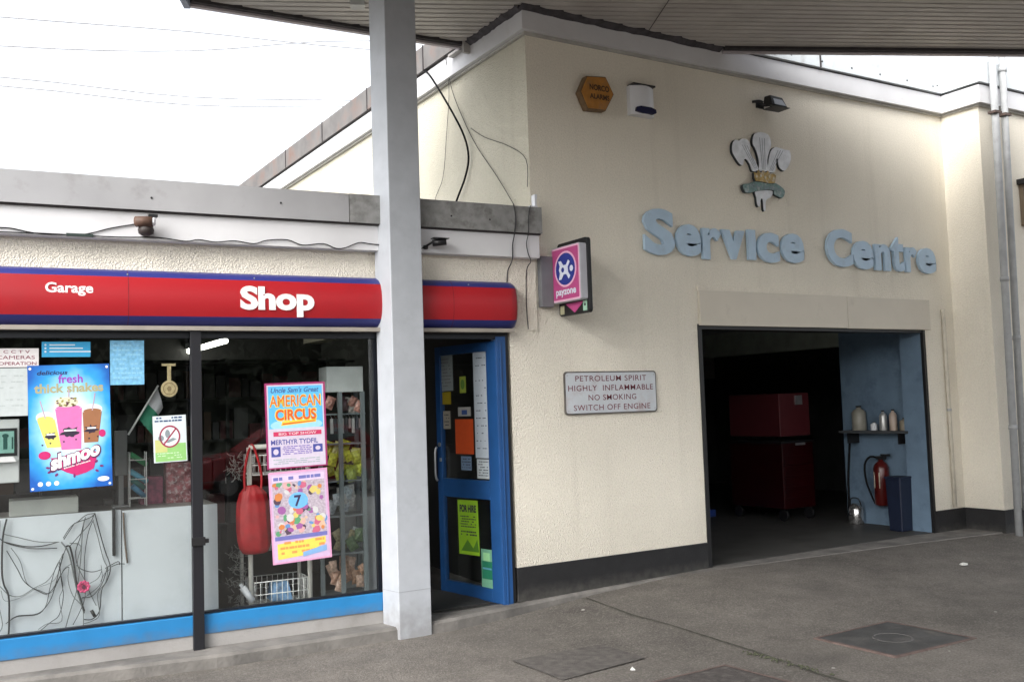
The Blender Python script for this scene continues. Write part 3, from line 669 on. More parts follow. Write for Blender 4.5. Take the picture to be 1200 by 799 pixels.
# window frame
WF=m=MB(FS); m.box(UL,-1.17,-.015,.05,2.215,2.264); m.box(-1.17,-.03,-.01,.05,2.215,2.264); m.build('header_rail',dark_frame,S)
m=MB(FS); m.box(UL,-1.17,-.03,.05,.096,.232); m.build('bottom_rail',blue_paint,S,bevel=.004)
def window(u0,u1):
    fr=MB(FS); fr.box(u0,u0+.03,0,.045,.232,2.215); fr.box(u1-.03,u1,0,.045,.232,2.215); fr.box(u0+.03,u1-.03,0,.045,.233,.25); f=fr.build('window_frame',dark_frame,S)
    gl=MB(FS); gl.box(u0+.03,u1-.03,.02,.026,.25,2.215); gl.build('pane',glass,f)
window(-2.56,-1.17); window(-4.42,-2.565); window(UL,-4.43)
m=MB(FS); m.box(-2.605,-2.53,-.075,-.031,-.06,2.264); m.build('shutter_guide',mat('black_shutter_guide',(.007,.007,.010),.45,var=.1),S,bevel=.003)
m=MB(FS); m.box(-2.615,-2.52,-.095,-.074,.73,.79); m.box(-2.535,-2.495,-.09,-.06,.745,.775); m.build('shutter_lock',black_plastic,S,bevel=.003)
# door frame and the open door
m=MB(FS); m.box(-.125,-.035,-.025,.07,.002,2.235); m.box(-.095,-.08,-.035,-.026,.002,2.19); m.build('door_frame',blue_door,S,bevel=.004)
m=MB(FS); m.box(-1.165,-1.09,-.01,.07,0,2.214); m.build('door_frame',dark_frame,S,bevel=.004)
m=MB(FS); m.box(-.034,-.004,-.01,.03,.0,2.29); m.build('door_gap',black_plastic,S)  # gap beside the door frame, its darkness put in as a black strip
HX,HY=4.12,7.075
FD = Matrix.Translation((HX,HY,0)) @ Matrix.Rotation(R(-81.9),4,'Z') @ Matrix.Translation((-.90,0,0))  # x runs from free edge (0) to hinge (.9)
def ds(s): return .90-s
m=MB(FD); m.box(0,.075,0,.045,.01,2.20); m.box(.76,.90,0,.045,.01,2.20); m.box(.075,.76,0,.045,2.12,2.20); m.box(.075,.76,0,.045,.86,1.02); m.box(.075,.76,0,.045,.01,.12)
door=m.build('door',blue_door,S,bevel=.004)
m=MB(FD); m.box(.075,.76,.02,.026,1.02,2.12); m.build('door_pane',glass,door)
m=MB(FD); m.box(.075,.76,.02,.026,.12,.86); m.build('door_pane',glass,door)
m=MB(FD); m.tube([(.04,-.03,1.0),(.04,-.05,1.05),(.04,-.05,1.25),(.04,-.03,1.3)],.011); m.build('handle',steel,door)
m=MB(FD); m.box(.05,.07,-.01,0,1.17,1.2); m.disc(.045,1.32,.02,.02,-.008,12,.008); m.build('lock',steel,door)
def notice(F,name,label,cat,u0,u1,z0,z1,y,col,draw=None,group=None,tilt=0,thick=.0012):
    m=MB(F); m.use(col if not isinstance(col,tuple) else P(name+str(round(col[0]*99))+str(round(col[1]*99))+str(round(col[2]*99)),col))
    m.rect(u0,u1,z0,z1,y,thick)
    if draw: draw(m,y-.0009)
    if tilt:
        c=Vector(((u0+u1)/2,0,(z0+z1)/2)); M=Matrix.Rotation(tilt,3,'Y')
        m.v=[Vector((0,v.y,0))+Vector((c.x,0,c.z))+ (M@Vector((v.x-c.x,0,v.z-c.z))) for v in m.v]
    o=m.build(name,None); return tag(o,label,cat,group)
def lines(m,y,u0,u1,z0,z1,n,col,seed=0,w=.35,dens=.8):
    """rows of short dark dashes: print too small to read"""
    rr=random.Random(seed); m.use(col); dz=(z1-z0)/n
    for i in range(n):
        z=z1-(i+.5)*dz; u=u0+rr.random()*.02
        while u<u1-.01:
            L_=rr.uniform(.008,.035)*(u1-u0)/.25+.004
            if rr.random()<dens: m.rect(u,min(u+L_,u1),z-dz*w/2,z+dz*w/2,y)
            u+=L_+rr.uniform(.003,.007)
INK=P('ink',(.04,.04,.06)); 
G1='notices taped to the open blue door'
y=.0185
notice(FD,'notice','tall white handwritten notice nearest the hinge of the blue door','notice',ds(.345),ds(.155),1.21,2.145,y,(.42,.47,.52),lambda m,y:lines(m,y,ds(.33),ds(.17),1.26,2.1,13,INK,1,.12,.45),G1)
notice(FD,'notice','short white opening times notice below the tall one on the door','notice',ds(.33),ds(.155),1.035,1.20,y,(.45,.50,.52),lambda m,y:lines(m,y,ds(.32),ds(.17),1.05,1.19,6,INK,2),G1)
notice(FD,'poster','plain orange red poster in the upper pane of the blue door','poster',ds(.635),ds(.37),1.24,1.545,y,(.62,.085,.02),None,G1)
notice(FD,'notice','pale grey sheet at the top left of the open door','notice',ds(.86),ds(.65),1.80,2.12,y,(.30,.34,.34),lambda m,y:lines(m,y,ds(.84),ds(.67),1.83,2.1,9,P('grey_ink',(.2,.2,.2)),3),G1)
notice(FD,'sticker','round yellow green sticker above the orange red poster','sticker',ds(.55),ds(.46),1.775,1.92,y,(.35,.42,.06),lambda m,y:(m.use(P('st_g',(.12,.25,.05))),m.disc(ds(.505),1.85,.03,.045,y)),G1)
notice(FD,'sticker','small yellow square sticker on the door left of the poster','sticker',ds(.82),ds(.69),1.68,1.79,y,(.40,.30,.02),None,G1)
notice(FD,'sticker','small white square sticker below the yellow one on the door','sticker',ds(.815),ds(.705),1.46,1.62,y,(.33,.30,.25),lambda m,y:lines(m,y,ds(.80),ds(.72),1.48,1.60,4,INK,4),G1)
notice(FD,'sticker','white card sticker directly above the orange red poster','sticker',ds(.585),ds(.40),1.57,1.65,y,(.42,.42,.40),lambda m,y:(m.use(P('st_b',(.05,.1,.3))),m.rect(ds(.53),ds(.45),1.585,1.625,y)),G1)
notice(FD,'sticker','pale blue label under the orange red poster','sticker',ds(.56),ds(.41),1.10,1.22,y,(.18,.26,.38),lambda m,y:lines(m,y,ds(.55),ds(.42),1.11,1.21,4,INK,6),G1)
def hire(m,y):
    m.use(INK); m.text('FOR HIRE',ds(.60),ds(.36),.735,.80,y,bold=.05); lines(m,y,ds(.60),ds(.37),.60,.71,5,INK,7,.4); lines(m,y,ds(.60),ds(.36),.53,.58,2,INK,9,.5)
    m.use(P('gr2',(.10,.25,.03))); m.poly([(ds(.6),.40),(ds(.5),.50),(ds(.42),.43),(ds(.36),.51),(ds(.34),.40)],y); 
notice(FD,'poster','bright lime green printed poster in the lower pane of the door','poster',ds(.63),ds(.335),.37,.84,y,(.30,.55,.03),hire,G1,tilt=R(-1))
def greenp(m,y):
    m.use(P('gp1',(.02,.18,.10))); m.rect(ds(.30),ds(.15),.19,.34,y); m.use(P('gp2',(.3,.6,.3))); m.rect(ds(.28),ds(.19),.34,.41,y)
    m.use(P('gp4',(.1,.3,.4))); m.rect(ds(.29),ds(.17),.27,.285,y-.0005)
notice(FD,'poster','teal green leaflet at the bottom right of the open door','poster',ds(.31),ds(.145),.10,.44,y,(.16,.38,.25),greenp,G1)

# ------------------------------------------------------------------ shop sign
T=thing('shop_sign','long bulging red sign with navy edges above the shop windows','sign',(-2,0,2.29),FS)
prof=[(-.002,2.297),(-.06,2.297),(-.10,2.335),(-.118,2.362),(-.132,2.41),(-.138,2.47),(-.138,2.52),(-.132,2.58),(-.118,2.635),(-.09,2.668),(-.05,2.692),(-.002,2.692)]
ends=[(UL,1,1),(-.03,1,1),(.02,1,.98),(.045,.85,.92),(.055,.5,.84)]
red=mat('sign_red',(.36,.009,.015),.38,var=.04,vscale=2,stain=((.27,.015,.02),1.5,.5,.85),spec=.5)
def strip(i0,i1,m_,nm,endcap=False):
    m=MB(FS); P_=prof[i0:i1+1]; n=len(P_); vs=[]
    for u,sd,sz in ends: vs+=[(u,d*sd,2.495+(z-2.495)*sz) for d,z in P_]
    fs=[]
    for e in range(len(ends)-1):
        for i in range(n-1): a=e*n+i; fs.append((a,a+n,a+n+1,a+1))
    m.add(vs,fs,True)
    if endcap: u,sd,sz=ends[-1]; m.add([(u,d*sd,2.495+(z-2.495)*sz) for d,z in prof],[tuple(range(len(prof)))])
    m.build(nm,m_,T)
strip(3,8,red,'sign_face'); strip(0,3,navy,'border'); strip(8,11,navy,'border')
m=MB(FS); u,sd,sz=ends[-1]; m.add([(u,d*sd,2.495+(z-2.495)*sz) for d,z in prof],[tuple(range(len(prof)))]); m.build('end_cap',mat('sign_end_red',(.35,.02,.03),.4),T)
m=MB(FS); m.text('Garage',-3.551,-3.253,2.492,2.582,-.1385,bold=.025,thick=.002); m.build('lettering',P('sign_white2',(.75,.75,.75)),T)
m=MB(FS); m.text('Shop',-2.262,-1.708,2.365,2.592,-.1415,bold=.045,thick=.002); m.build('lettering',P('sign_white2',(.75,.75,.75)),T)
m=MB(FS)
for u in (-3.03,-2.15,-.4,-1.05,-4.4,-5.2): m.disc(u,2.655,.006,.006,-.108,8,.006)
m.build('fixing_screw',steel,T)

# ------------------------------------------------------------------ cameras, cables on the shop fascia
m=MB(FS)
for u in (-3.026,-.55,-5.4): m.add([(u+w_,d*1.004-.0006,z) for w_ in (-.0018,.0018) for d,z in prof[1:-1]],[(i,i+len(prof)-2,i+len(prof)-1,i+1) for i in range(len(prof)-3)])
for q in m.pieces(): q.build('panel_joint',P('joint_maroon',(.10,.012,.02)),T)
T=thing('security_camera','rusty brown domed camera on the white fascia board with cable','security camera',(-2.91,-.18,2.93),FS,'security cameras on the white fascia')
rust=mat('rusty_brown',(.10,.055,.038),.6,var=.3,vscale=20)
m=MB(FS); m.box(-2.94,-2.88,-.12,-.101,2.94,3.0); m.lathe([(.02,2.925),(.05,2.94),(.055,2.965),(.045,3.0)],(-2.91,-.15),16); m.build('base',mat('cam_dark',(.03,.022,.02),.6),T)
m=MB(FS); m.tube([(-2.975,-.16,3.02),(-2.96,-.17,3.02),(-2.87,-.20,3.02)],.038,16,0); m.build('housing',rust,T)
m=MB(FS); m.tube([(-2.87,-.20,3.02),(-2.855,-.205,3.02)],.03,16,0); m.build('lens_ring',white_plastic,T)
m=MB(FS); m.box(-2.90,-2.84,-.22,-.18,3.05,3.068); m.build('hood',black_plastic,T)
T=thing('security_camera','small black bullet camera right of the grey column on the fascia','security camera',(-.70,-.15,2.93),FS,'security cameras on the white fascia')
m=MB(FS); m.lathe([(.012,2.93),(.02,2.935),(.02,2.96)],(-.775,-.115),12); m.tube([(-.775,-.115,2.955),(-.755,-.15,2.97),(-.73,-.17,2.985)],.009); m.build('base',black_plastic,T)
m=MB(FS); m.tube([(-.735,-.16,2.975),(-.63,-.20,2.985)],.027,14,0); m.build('housing',black_plastic,T)
m=MB(FS); m.box(-.745,-.61,-.22,-.15,3.008,3.014); m.build('hood',black_plastic,T)
CABG='cables along the shop fascia'
def cable(F,pts,r,label,m_=cable_black,group=None,name='cable',n=6):
    m=MB(F); m.tube(pts,r,n,3); return tag(m.build(name,m_),label,'cable',group)
cable(FS,[(-4.6,-.108,2.95),(-4.2,-.108,2.935)]+[(u,-.108,z) for u,z in [(-3.821,2.941),(-3.745,2.938),(-3.656,2.921),(-3.565,2.911),(-3.46,2.912),(-3.327,2.919),(-3.246,2.938),(-3.136,2.974),(-2.982,3.01)]],.004,'black cable looping along the fascia to the brown camera',group=CABG)
cable(FS,[(-5.0,-.11,2.912)]+[(u,-.11,z) for u,z in [(-3.821,2.912),(-3.63,2.915),(-3.367,2.914),(-3.081,2.914),(-2.826,2.924),(-2.637,2.906),(-2.547,2.922),(-2.427,2.910),(-2.289,2.926),(-2.149,2.911),(-2.054,2.941),(-1.9,2.953),(-1.783,2.918),(-1.623,2.937),(-1.523,2.905),(-1.441,2.915),(-1.336,2.958),(-1.252,2.954),(-1.1,2.94),(-.95,2.90),(-.86,2.915),(-.78,2.95)]],.004,'wavy black cable along the bottom of the fascia to the black camera',group=CABG)
m=MB(FS); m.box(-3.42,-3.25,-.118,-.101,2.905,2.925); tag(m.build('cable_joint',mat('joint_green',(.02,.035,.03),.5)),'small dark taped joint on the fascia cable','cable joint')
cable(FS,[(.025,-.142,3.35),(.04,-.146,3.24),(.029,-.142,3.11),(.022,-.108,3.0),(.016,-.106,2.88),(.02,-.01,2.80),(.01,-.006,2.70)],.005,'left dark cable hanging down the end of the shop fascia',cable_grey,'cables on the fascia end')
cable(FS,[(.19,-.14,3.345),(.166,-.145,3.25),(.16,-.142,3.11),(.156,-.107,3.02),(.172,-.107,2.93),(.195,-.104,2.87),(.2,-.01,2.8),(.19,-.008,2.5),(.2,-.008,2.3)],.004,'right wavy dark cable down the end of the shop fascia',cable_grey,'cables on the fascia end')
m=MB(FS); m.box(.20,.27,-.12,-.06,3.338,3.352); m.box(.245,.262,-.12,-.06,3.352,3.45); m.box(.262,.285,-.09,-.06,3.42,3.46); tag(m.build('angle_bracket',white_plastic),'small white angle bracket on the shop roof corner','bracket')

# cables on the side gable
cable(FW,[(4.455,9.19,5.30),(4.44,8.9,5.15),(4.40,8.633,4.955),(4.42,8.288,4.54),(4.46,8.129,4.26),(4.49,8.107,4.054),(4.49,8.188,3.871),(4.47,8.343,3.667),(4.4,8.5,3.3)],.010,'thick black cable curving down the pale gable side wall',group='cables on the gable side')
cable(FW,[(4.44,8.50,5.25),(4.50,8.486,4.875),(4.51,8.592,4.379),(4.51,8.693,3.982),(4.51,8.899,3.76),(4.5,8.92,3.3)],.003,'thin left grey cable hanging straight down the gable side wall',cable_grey,'cables on the gable side')
cable(FW,[(4.43,8.43,5.20),(4.50,8.43,4.823),(4.51,8.222,4.454),(4.51,7.967,4.119),(4.51,7.601,3.742),(4.50,7.288,3.40)],.0035,'thin dark cable slanting to the bracket on the gable side wall',cable_grey,'cables on the gable side')
cable(FW,[(4.515,8.09,4.334),(4.515,7.831,4.18),(4.515,7.403,3.99),(4.515,7.115,3.80),(4.51,7.098,3.55)],.003,'thin cable crossing to the corner of the gable side wall',cable_grey,'cables on the gable side')
m=MB(); m.box(4.40,4.458,7.98,8.30,5.085,5.11); m.box(4.39,4.458,7.95,7.985,5.02,5.14); tag(m.build('wall_bracket',mat('bracket_grey',(.4,.38,.36),.6)),'pale metal bracket with short arm on the gable fascia board','bracket')

# ------------------------------------------------------------------ canopy column
T=thing('canopy_column','grey square steel column standing before the shop window','column',(3.24,7.03,-.09))
def quad_col(m,q,z0,z1): n=len(q); return m.add([(x,y,z) for z in (z0,z1) for x,y in q],[(3,2,1,0),(4,5,6,7)]+[(i,(i+1)%4,(i+1)%4+4,i+4) for i in range(4)])
cq=[(3.098,6.895),(3.370,6.895),(3.372,7.12),(3.062,7.12)]
m=quad_col(MB(),cq,-.13,5.13); m.build('shaft',galv,T,bevel=.006)
m=quad_col(MB(),[(3.0965,6.8935),(3.3715,6.8935),(3.3735,7.1215),(3.0605,7.1215)],.262,.265); m.build('weld_line',mat('weld',(.27,.28,.30),.6),T)

# ------------------------------------------------------------------ canopy
ZC=5.13; e1=Vector((math.cos(R(-24.4)),math.sin(R(-24.4)),0)); e2=Vector((-e1.y,e1.x,0))  # e2 away from camera
RB=Vector((6.71,7.02,0))                                            # where the oblique edge leaves the wall
T=thing('forecourt_canopy','grey brown ribbed metal canopy roof over the forecourt','canopy',(2,4,ZC))
def sheet():
    bm=bmesh.new(); lo=-22.; hi=8.; pitch=.095
    prof_=[(0,0),(.062,0),(.066,.028),(.088,.028),(.092,0)]
    base=RB.dot(e2)
    a=[]; t=base-9.0
    while t<base+6:
        for q,h in prof_: a.append((t+q,h))
        t+=pitch
    vs=[]
    for t,h in a:
        pz=ZC+h
        for s_ in (-14.,9.5):
            p_=e1*s_+e2*t; vs.append(bm.verts.new((p_.x,p_.y,pz)))
    for i in range(len(a)-1): bm.faces.new((vs[2*i],vs[2*i+1],vs[2*i+3],vs[2*i+2]))
    return bm
def cut(bm,co,no):   # drop what lies on the +no side
    bmesh.ops.bisect_plane(bm,geom=bm.verts[:]+bm.edges[:]+bm.faces[:],plane_co=co,plane_no=no,clear_outer=True)
A_=Vector((1.9,8.17,0)); B_=Vector((4.44,8.03,0)); ab=(B_-A_).normalized(); abn=Vector((-ab.y,ab.x,0)).normalized()
me=MB()
for part in (0,1):
    bm=sheet()
    if part==0:
        cut(bm,(4.44,0,0),(1,0,0)); cut(bm,A_,abn); cut(bm,A_,(-e1.x,-e1.y,0))
    else:
        cut(bm,(4.44,0,0),(-1,0,0)); cut(bm,(0,7.0,0),(0,1,0)); cut(bm,RB,e2)
    bm.verts.index_update(); k0=[v.co.copy() for v in bm.verts]; f0=[tuple(v.index for v in f.verts)[::-1] for f in bm.faces]
    me.add(k0,f0); bm.free()
me.build('soffit_sheet',mat('ribbed_soffit',(.43,.405,.38),.5,var=.12,vscale=2,stain=((.32,.29,.27),1.2,.5,.8)),T)
P0=A_-e2*9; far=RB+e1*7.; P1=far-e2*9
m=MB()
out=[(P0.x,P0.y),(P1.x,P1.y),(far.x,far.y),(RB.x,RB.y),(4.44,7.0),(B_.x,B_.y),(A_.x,A_.y)]
n=len(out); m.add([(x,y,5.19) for x,y in out]+[(x,y,5.42) for x,y in out],[tuple(range(n))[::-1],tuple(range(n,2*n))]+[(i,(i+1)%n,(i+1)%n+n,i+n) for i in range(n)])
m.build('roof_deck',mat('canopy_deck',(.3,.3,.3),.7),T)
def trim(a,b,z0,z1,w0,w1,nrm,name,m_):
    m=MB(); vs=[]
    for p_ in (a,b):
        for w_,z in ((w0,z0),(w1,z0),(w1,z1),(w0,z1)): q=p_+nrm*w_; vs.append((q.x,q.y,z))
    m.add(vs,[(0,1,2,3),(7,6,5,4),(0,4,5,1),(1,5,6,2),(2,6,7,3),(3,7,4,0)]); return m.build(name,m_,T)
lt_=mat('canopy_edge_light',(.42,.38,.40),.5,var=.12,vscale=5,stain=((.28,.24,.25),5.,.5,.8))
trim(A_,B_-Vector((.02,0,0)),5.085,5.185,.0,.045,abn,'edge_trim',lt_)
trim(A_,B_-Vector((.02,0,0)),5.105,5.16,-.05,-.001,abn,'edge_gap',dark_line)
trim(RB+e1*.1,far,5.085,5.185,.0,.05,e2,'edge_trim',lt_)
trim(RB+e1*.1,far,5.10,5.16,-.06,-.001,e2,'edge_gap',dark_line)
trim(A_+e1*0,P0,5.06,5.19,.0,.05,-e1,'edge_trim',mat('canopy_edge_blue',(.25,.28,.36),.5))
m=MB(); 
def flash(a,b,nrm):
    vs=[]; N2=26; rr=random.Random(5)
    for i in range(N2+1):
        p_=a+(b-a)*(i/N2); w_=.045+.025*rr.random(); 
        vs+=[tuple(p_)[:2]+(5.085+.012*rr.random(),),(p_.x+nrm.x*w_,p_.y+nrm.y*w_,5.122),(p_.x+nrm.x*w_,p_.y+nrm.y*w_,5.165),tuple(p_)[:2]+(5.165,)]
    fs=[]
    for i in range(N2):
        k=i*4; fs+=[(k,k+4,k+5,k+1),(k+1,k+5,k+6,k+2),(k+3,k+2,k+6,k+7),(k,k+3,k+7,k+4)]
    m.add(vs,fs)
flash(Vector((4.457,8.05,0)),Vector((4.457,7.012,0)),Vector((-1,0,0))); flash(Vector((4.42,7.012,0)),Vector((6.78,7.012,0)),Vector((0,-1,0)))
m.build('flashing',mat('lead_flashing',(.055,.05,.056),.8,var=.4,vscale=15),T)
m=MB(); j0=Vector((5.85,7.0,0)); j1=j0-e2*2.2; m.tube([(j0.x,j0.y,5.124),(j1.x,j1.y,5.124)],.0035,6,0); m.build('sheet_joint',dark_line,T)
# small fixture and steel beams behind the column head
m=MB(); c=Vector((3.15,7.62,0)); m.box(3.10,3.22,7.53,7.64,5.09,5.128,rot=R(-24.4)); m.build('ceiling_plate',mat('plate_grey',(.45,.46,.45),.5),T)

# ------------------------------------------------------------------ window things
cx=lambda a,b:(a+b)/2
def burst_mat():
    m=bpy.data.materials.new('printed_burst'); t,b=nt(m); N,L=t.nodes,t.links
    tc=N.new('ShaderNodeTexCoord'); mp=N.new('ShaderNodeMapping'); mp.inputs['Location'].default_value=(0,0,-1.0); mp.inputs['Scale'].default_value=(3.5,0,2.3)
    L.new(tc.outputs['Object'],mp.inputs[0]); ln=N.new('ShaderNodeVectorMath'); ln.operation='LENGTH'; L.new(mp.outputs[0],ln.inputs[0])
    no=N.new('ShaderNodeTexNoise'); no.inputs['Scale'].default_value=9; L.new(tc.outputs['Object'],no.inputs['Vector'])
    ad=N.new('ShaderNodeMath'); ad.operation='MULTIPLY_ADD'; ad.inputs[1].default_value=.35; L.new(no.outputs[0],ad.inputs[0]); L.new(ln.outputs['Value'],ad.inputs[2])
    cr=N.new('ShaderNodeValToRGB'); e=cr.color_ramp.elements; e[0].position=.35; e[0].color=(.76,.84,.88,1); e[1].position=1.; e[1].color=(.01,.10,.42,1)
    for p_,c_ in ((.6,(.32,.64,.86,1)),(.8,(.03,.32,.72,1))): k_=e.new(p_); k_.color=c_
    mr=N.new('ShaderNodeMapRange'); mr.inputs[2].default_value=1.35; L.new(ad.outputs[0],mr.inputs[0]); L.new(mr.outputs[0],cr.inputs[0]); L.new(cr.outputs[0],b.inputs['Base Color']); b.inputs['Roughness'].default_value=.4
    return m
def shmoo(m,y):
    w0,w1,z0,z1=-3.648,-3.132,1.182,2.032
    uc,zc=-3.375,1.62
    # light burst in the middle, printed
    m.use(burst_mat()); m.rect(w0+.001,w1-.001,z0+.001,z1-.001,y-.0002)
    y-=.0012
    m.use(P('sh_navy',(.015,.02,.09))); m.text('delicious',-3.59,-3.40,1.965,1.995,y,bold=.02,shear=.2)
    m.use(P('sh_purple',(.30,.05,.42))); m.text('fresh',-3.46,-3.305,1.905,1.965,y,bold=.02)
    m.use(P('sh_khaki',(.38,.36,.20))); m.text('thick shakes',-3.61,-3.175,1.84,1.905,y,bold=.035)
    def cup(x,zt,zb,wt,wb,col,straw,lean):
        m.use(col); m.poly([(x-wb+lean,zb),(x+wb+lean,zb),(x+wt,zt),(x-wt,zt)],y-.0003)
        m.use(P('cup_lid',(.68,.74,.76))); m.disc(x,zt+.01,wt*1.05,.036,y-.00025); m.disc(x,zt,wt*1.06,.02,y-.0004); m.use(col); m.disc(x,zt-.004,wt*.92,.018,y-.0005)
        m.use(P('straw',(.45,.35,.42))); m.poly([(x-.004,zt),(x+.004,zt),(x+straw+.004,zt+.12),(x+straw-.004,zt+.12)],y-.0006)
        pass
        m.use(P('cup_blot',(.03,.02,.04)))
        bz=zt*.4+zb*.6; rs=random.Random(int(x*100)); rad=[rs.uniform(.38,.62)*(1.35 if k2%3==0 else 1) for k2 in range(22)]; m.poly([(x+lean*.6+wt*rad[k2]*math.cos(k2*.2856)*1.1,bz+wt*rad[k2]*.75*math.sin(k2*.2856)) for k2 in range(22)],y-.0007); m.disc(x+wt*.5,bz-.05,.006,.006,y-.0007,7); m.disc(x-wt*.4,bz-.06,.007,.006,y-.0007,7)
        
        m.use(P('cup_wht',(.7,.7,.7))); m.rect(x+lean*.6-wt*.45,x+lean*.6+wt*.45,(zt*.45+zb*.55)-.006,(zt*.45+zb*.55)+.006,y-.0009)
    cup(-3.545,1.67,1.47,.055,.045,P('sh_yel',(.62,.60,.14)),-.03,.05)
    cup(-3.25,1.71,1.49,.062,.045,P('sh_brn',(.30,.13,.06)),.02,-.012)
    cup(-3.40,1.74,1.45,.085,.062,P('sh_pnk',(.62,.16,.40)),.005,.012)
    m.use(P('sh_cream',(.62,.58,.45))); m.disc(-3.41,1.775,.075,.035,y-.0009,14)
    rr=random.Random(4)
    for i in range(26):
        m.use(P('choc%d'%(i%3),[(.14,.12,.02),(.3,.28,.05),(.1,.03,.05)][i%3])); m.disc(-3.41+rr.uniform(-.065,.065),1.775+rr.uniform(-.03,.035),.008,.006,y-.0011-.00002*i,6)
    m.use(P('sh_mag',(.50,.02,.14))); m.disc(-3.555,1.42,.038,.028,y-.0008); m.disc(-3.19,1.55,.022,.026,y-.0008)
    m.poly([(-3.52,1.40),(-3.48,1.33),(-3.42,1.295),(-3.36,1.27),(-3.30,1.285),(-3.25,1.31),(-3.22,1.42),(-3.30,1.45),(-3.47,1.40)],y-.001)
    for i in range(14):
        a=rr.uniform(0,6.28); m.use(P('sh_plum',(.16,.02,.12))); m.disc(-3.37+.17*math.cos(a),1.325+.055*math.sin(a),.013,.008,y-.001-.00002*i,8,rot=a)
    m.use(P('sh_shadow',(.10,.02,.08))); k=len(m.v); m.text('shmoo',-3.525,-3.20,1.345,1.47,y-.0016,bold=.07)
    for v in m.v[k:]: v.z += (v.x+3.36)*.30
    m.use(P('sh_white',(.80,.80,.80))); k=len(m.v); m.text('shmoo',-3.517,-3.208,1.357,1.46,y-.0019,bold=.045)
    for v in m.v[k:]: v.z += (v.x+3.36)*.30
    m.use(P('sh_white',(.80,.80,.80))); k=len(m.v); m.text('thick shakes',-3.44,-3.27,1.338,1.350,y-.0019,bold=.02)
    for v in m.v[k:]: v.z += (v.x+3.36)*.25
    for i in range(3): m.disc(-3.585+.05*i,1.228,.016,.016,y-.0002,12)
    m.disc(-3.19,1.235,.038,.017,y-.0002)
    for a in (-3.632,-3.15):
        for b in (1.20,2.01): m.disc(a,b,.009,.009,y-.001,10)
D_=.016
notice(FS,'poster','big bright blue milkshake poster with three cups in the left window','poster',-3.648,-3.132,1.182,2.032,D_-.001,(.01,.10,.42),shmoo,'posters taped inside the shop windows',tilt=R(-1.2))
def leaf_(m,y):
    m.use(P('lf_white',(.6,.68,.72)))
    for i,z in enumerate((2.168,2.145,2.122)): m.disc(-3.545,z,.007,.007,y,8); m.rect(-3.52,-3.36+.05*i,z-.004,z+.004,y)
notice(FS,'leaflet','small blue leaflet with white lines above the milkshake poster','leaflet',-3.568,-3.262,2.085,2.19,D_,(.03,.30,.55),leaf_)
notice(FS,'notice','faded pale blue sheet to the right of the milkshake poster','notice',-3.135,-2.91,1.886,2.20,D_,mat('faded_blue_sheet',(.16,.40,.60),.5,var=.25,vscale=40),lambda m,y:lines(m,y,-3.12,-2.925,1.92,2.18,8,P('fb',(.25,.5,.66)),21))
notice(FS,'notice','white camera notice with dark red lettering at the left edge','notice',-3.95,-3.586,2.018,2.145,D_,(.62,.60,.60),lambda m,y:(m.use(P('cctv_red',(.20,.03,.06))),m.text('C C T V',-3.80,-3.64,2.112,2.132,y,bold=.01),m.text('CAMERAS',-3.84,-3.61,2.072,2.096,y,bold=0),m.text('IN OPERATION',-3.88,-3.60,2.032,2.054,y,bold=.01)))
notice(FS,'notice','plain off white paper sheet below the camera notice','notice',-3.98,-3.652,1.69,2.012,D_,(.46,.50,.50),lambda m,y:lines(m,y,-3.9,-3.68,1.74,1.98,6,P('pp',(.38,.42,.42)),22,.2,.4))
T=thing('cash_terminal','grey white boxed terminal with dark green screen at the left edge','terminal',(-3.8,.06,1.24),FS)
m=MB(FS); m.box(-4.0,-3.703,.035,.30,1.245,1.67); m.build('housing',mat('terminal_white',(.50,.51,.51),.5),T,bevel=.006)
m=MB(FS); m.box(-3.99,-3.718,.028,.036,1.425,1.61); m.build('bezel',black_plastic,T)
m=MB(FS); m.use(P('screen_green',(.20,.38,.33))); m.rect(-3.86,-3.735,1.445,1.59,.0265); m.use(P('scr_dk',(.01,.06,.05))); m.rect(-3.80,-3.775,1.47,1.555,.0255); m.disc(-3.787,1.56,.02,.014,.0255); m.rect(-3.75,-3.74,1.47,1.55,.0255); m.build('screen',None,T)
m=MB(FS); m.box(-3.93,-3.72,.005,.035,1.385,1.42,top=.8); m.build('tray',mat('terminal_white',(.50,.51,.51),.5),T)
def nv(m,y):
    m.use(P('nv_green',(.25,.50,.16))); m.rect(-2.842,-2.632,1.335,1.46,y); m.use(P('nv_yel',(.5,.52,.2))); m.rect(-2.842,-2.76,1.40,1.49,y-.0002)
    m.use(P('nv_wh',(.68,.72,.75))); m.disc(-2.74,1.51,.068,.075,y-.0004)
    m.use(P('nv_red',(.30,.03,.07))); m.ring(-2.74,1.51,.080,.068,y-.0006,28,asp=.9)
    m.use(P('nv_gy',(.22,.26,.28))); m.disc(-2.755,1.53,.017,.03,y-.0006); m.poly([(-2.79,1.47),(-2.72,1.50),(-2.69,1.49),(-2.75,1.465)],y-.0007); m.disc(-2.80,1.50,.02,.022,y-.0006)
    m.use(P('nv_red',(.30,.03,.07))); m.poly([(-2.79,1.455),(-2.782,1.448),(-2.69,1.565),(-2.698,1.572)],y-.001)
    lines(m,y,-2.84,-2.645,1.612,1.655,2,P('nv_nv',(.02,.05,.15)),30,.5,.95)
    lines(m,y-.0006,-2.83,-2.66,1.35,1.40,3,P('nv_w2',(.55,.68,.5)),31)
notice(FS,'notice','white and green notice with a red crossed circle beside the black post','notice',-2.853,-2.625,1.328,1.66,D_,(.58,.64,.66),nv,tilt=R(-1.5))
T=thing('hanging_medal','round brass medallion hanging on a strap inside the left window','medallion',(-2.735,.06,1.79),FS)
brass=mat('brass',(.55,.44,.25),.45,metal=.3,var=.25,vscale=40)
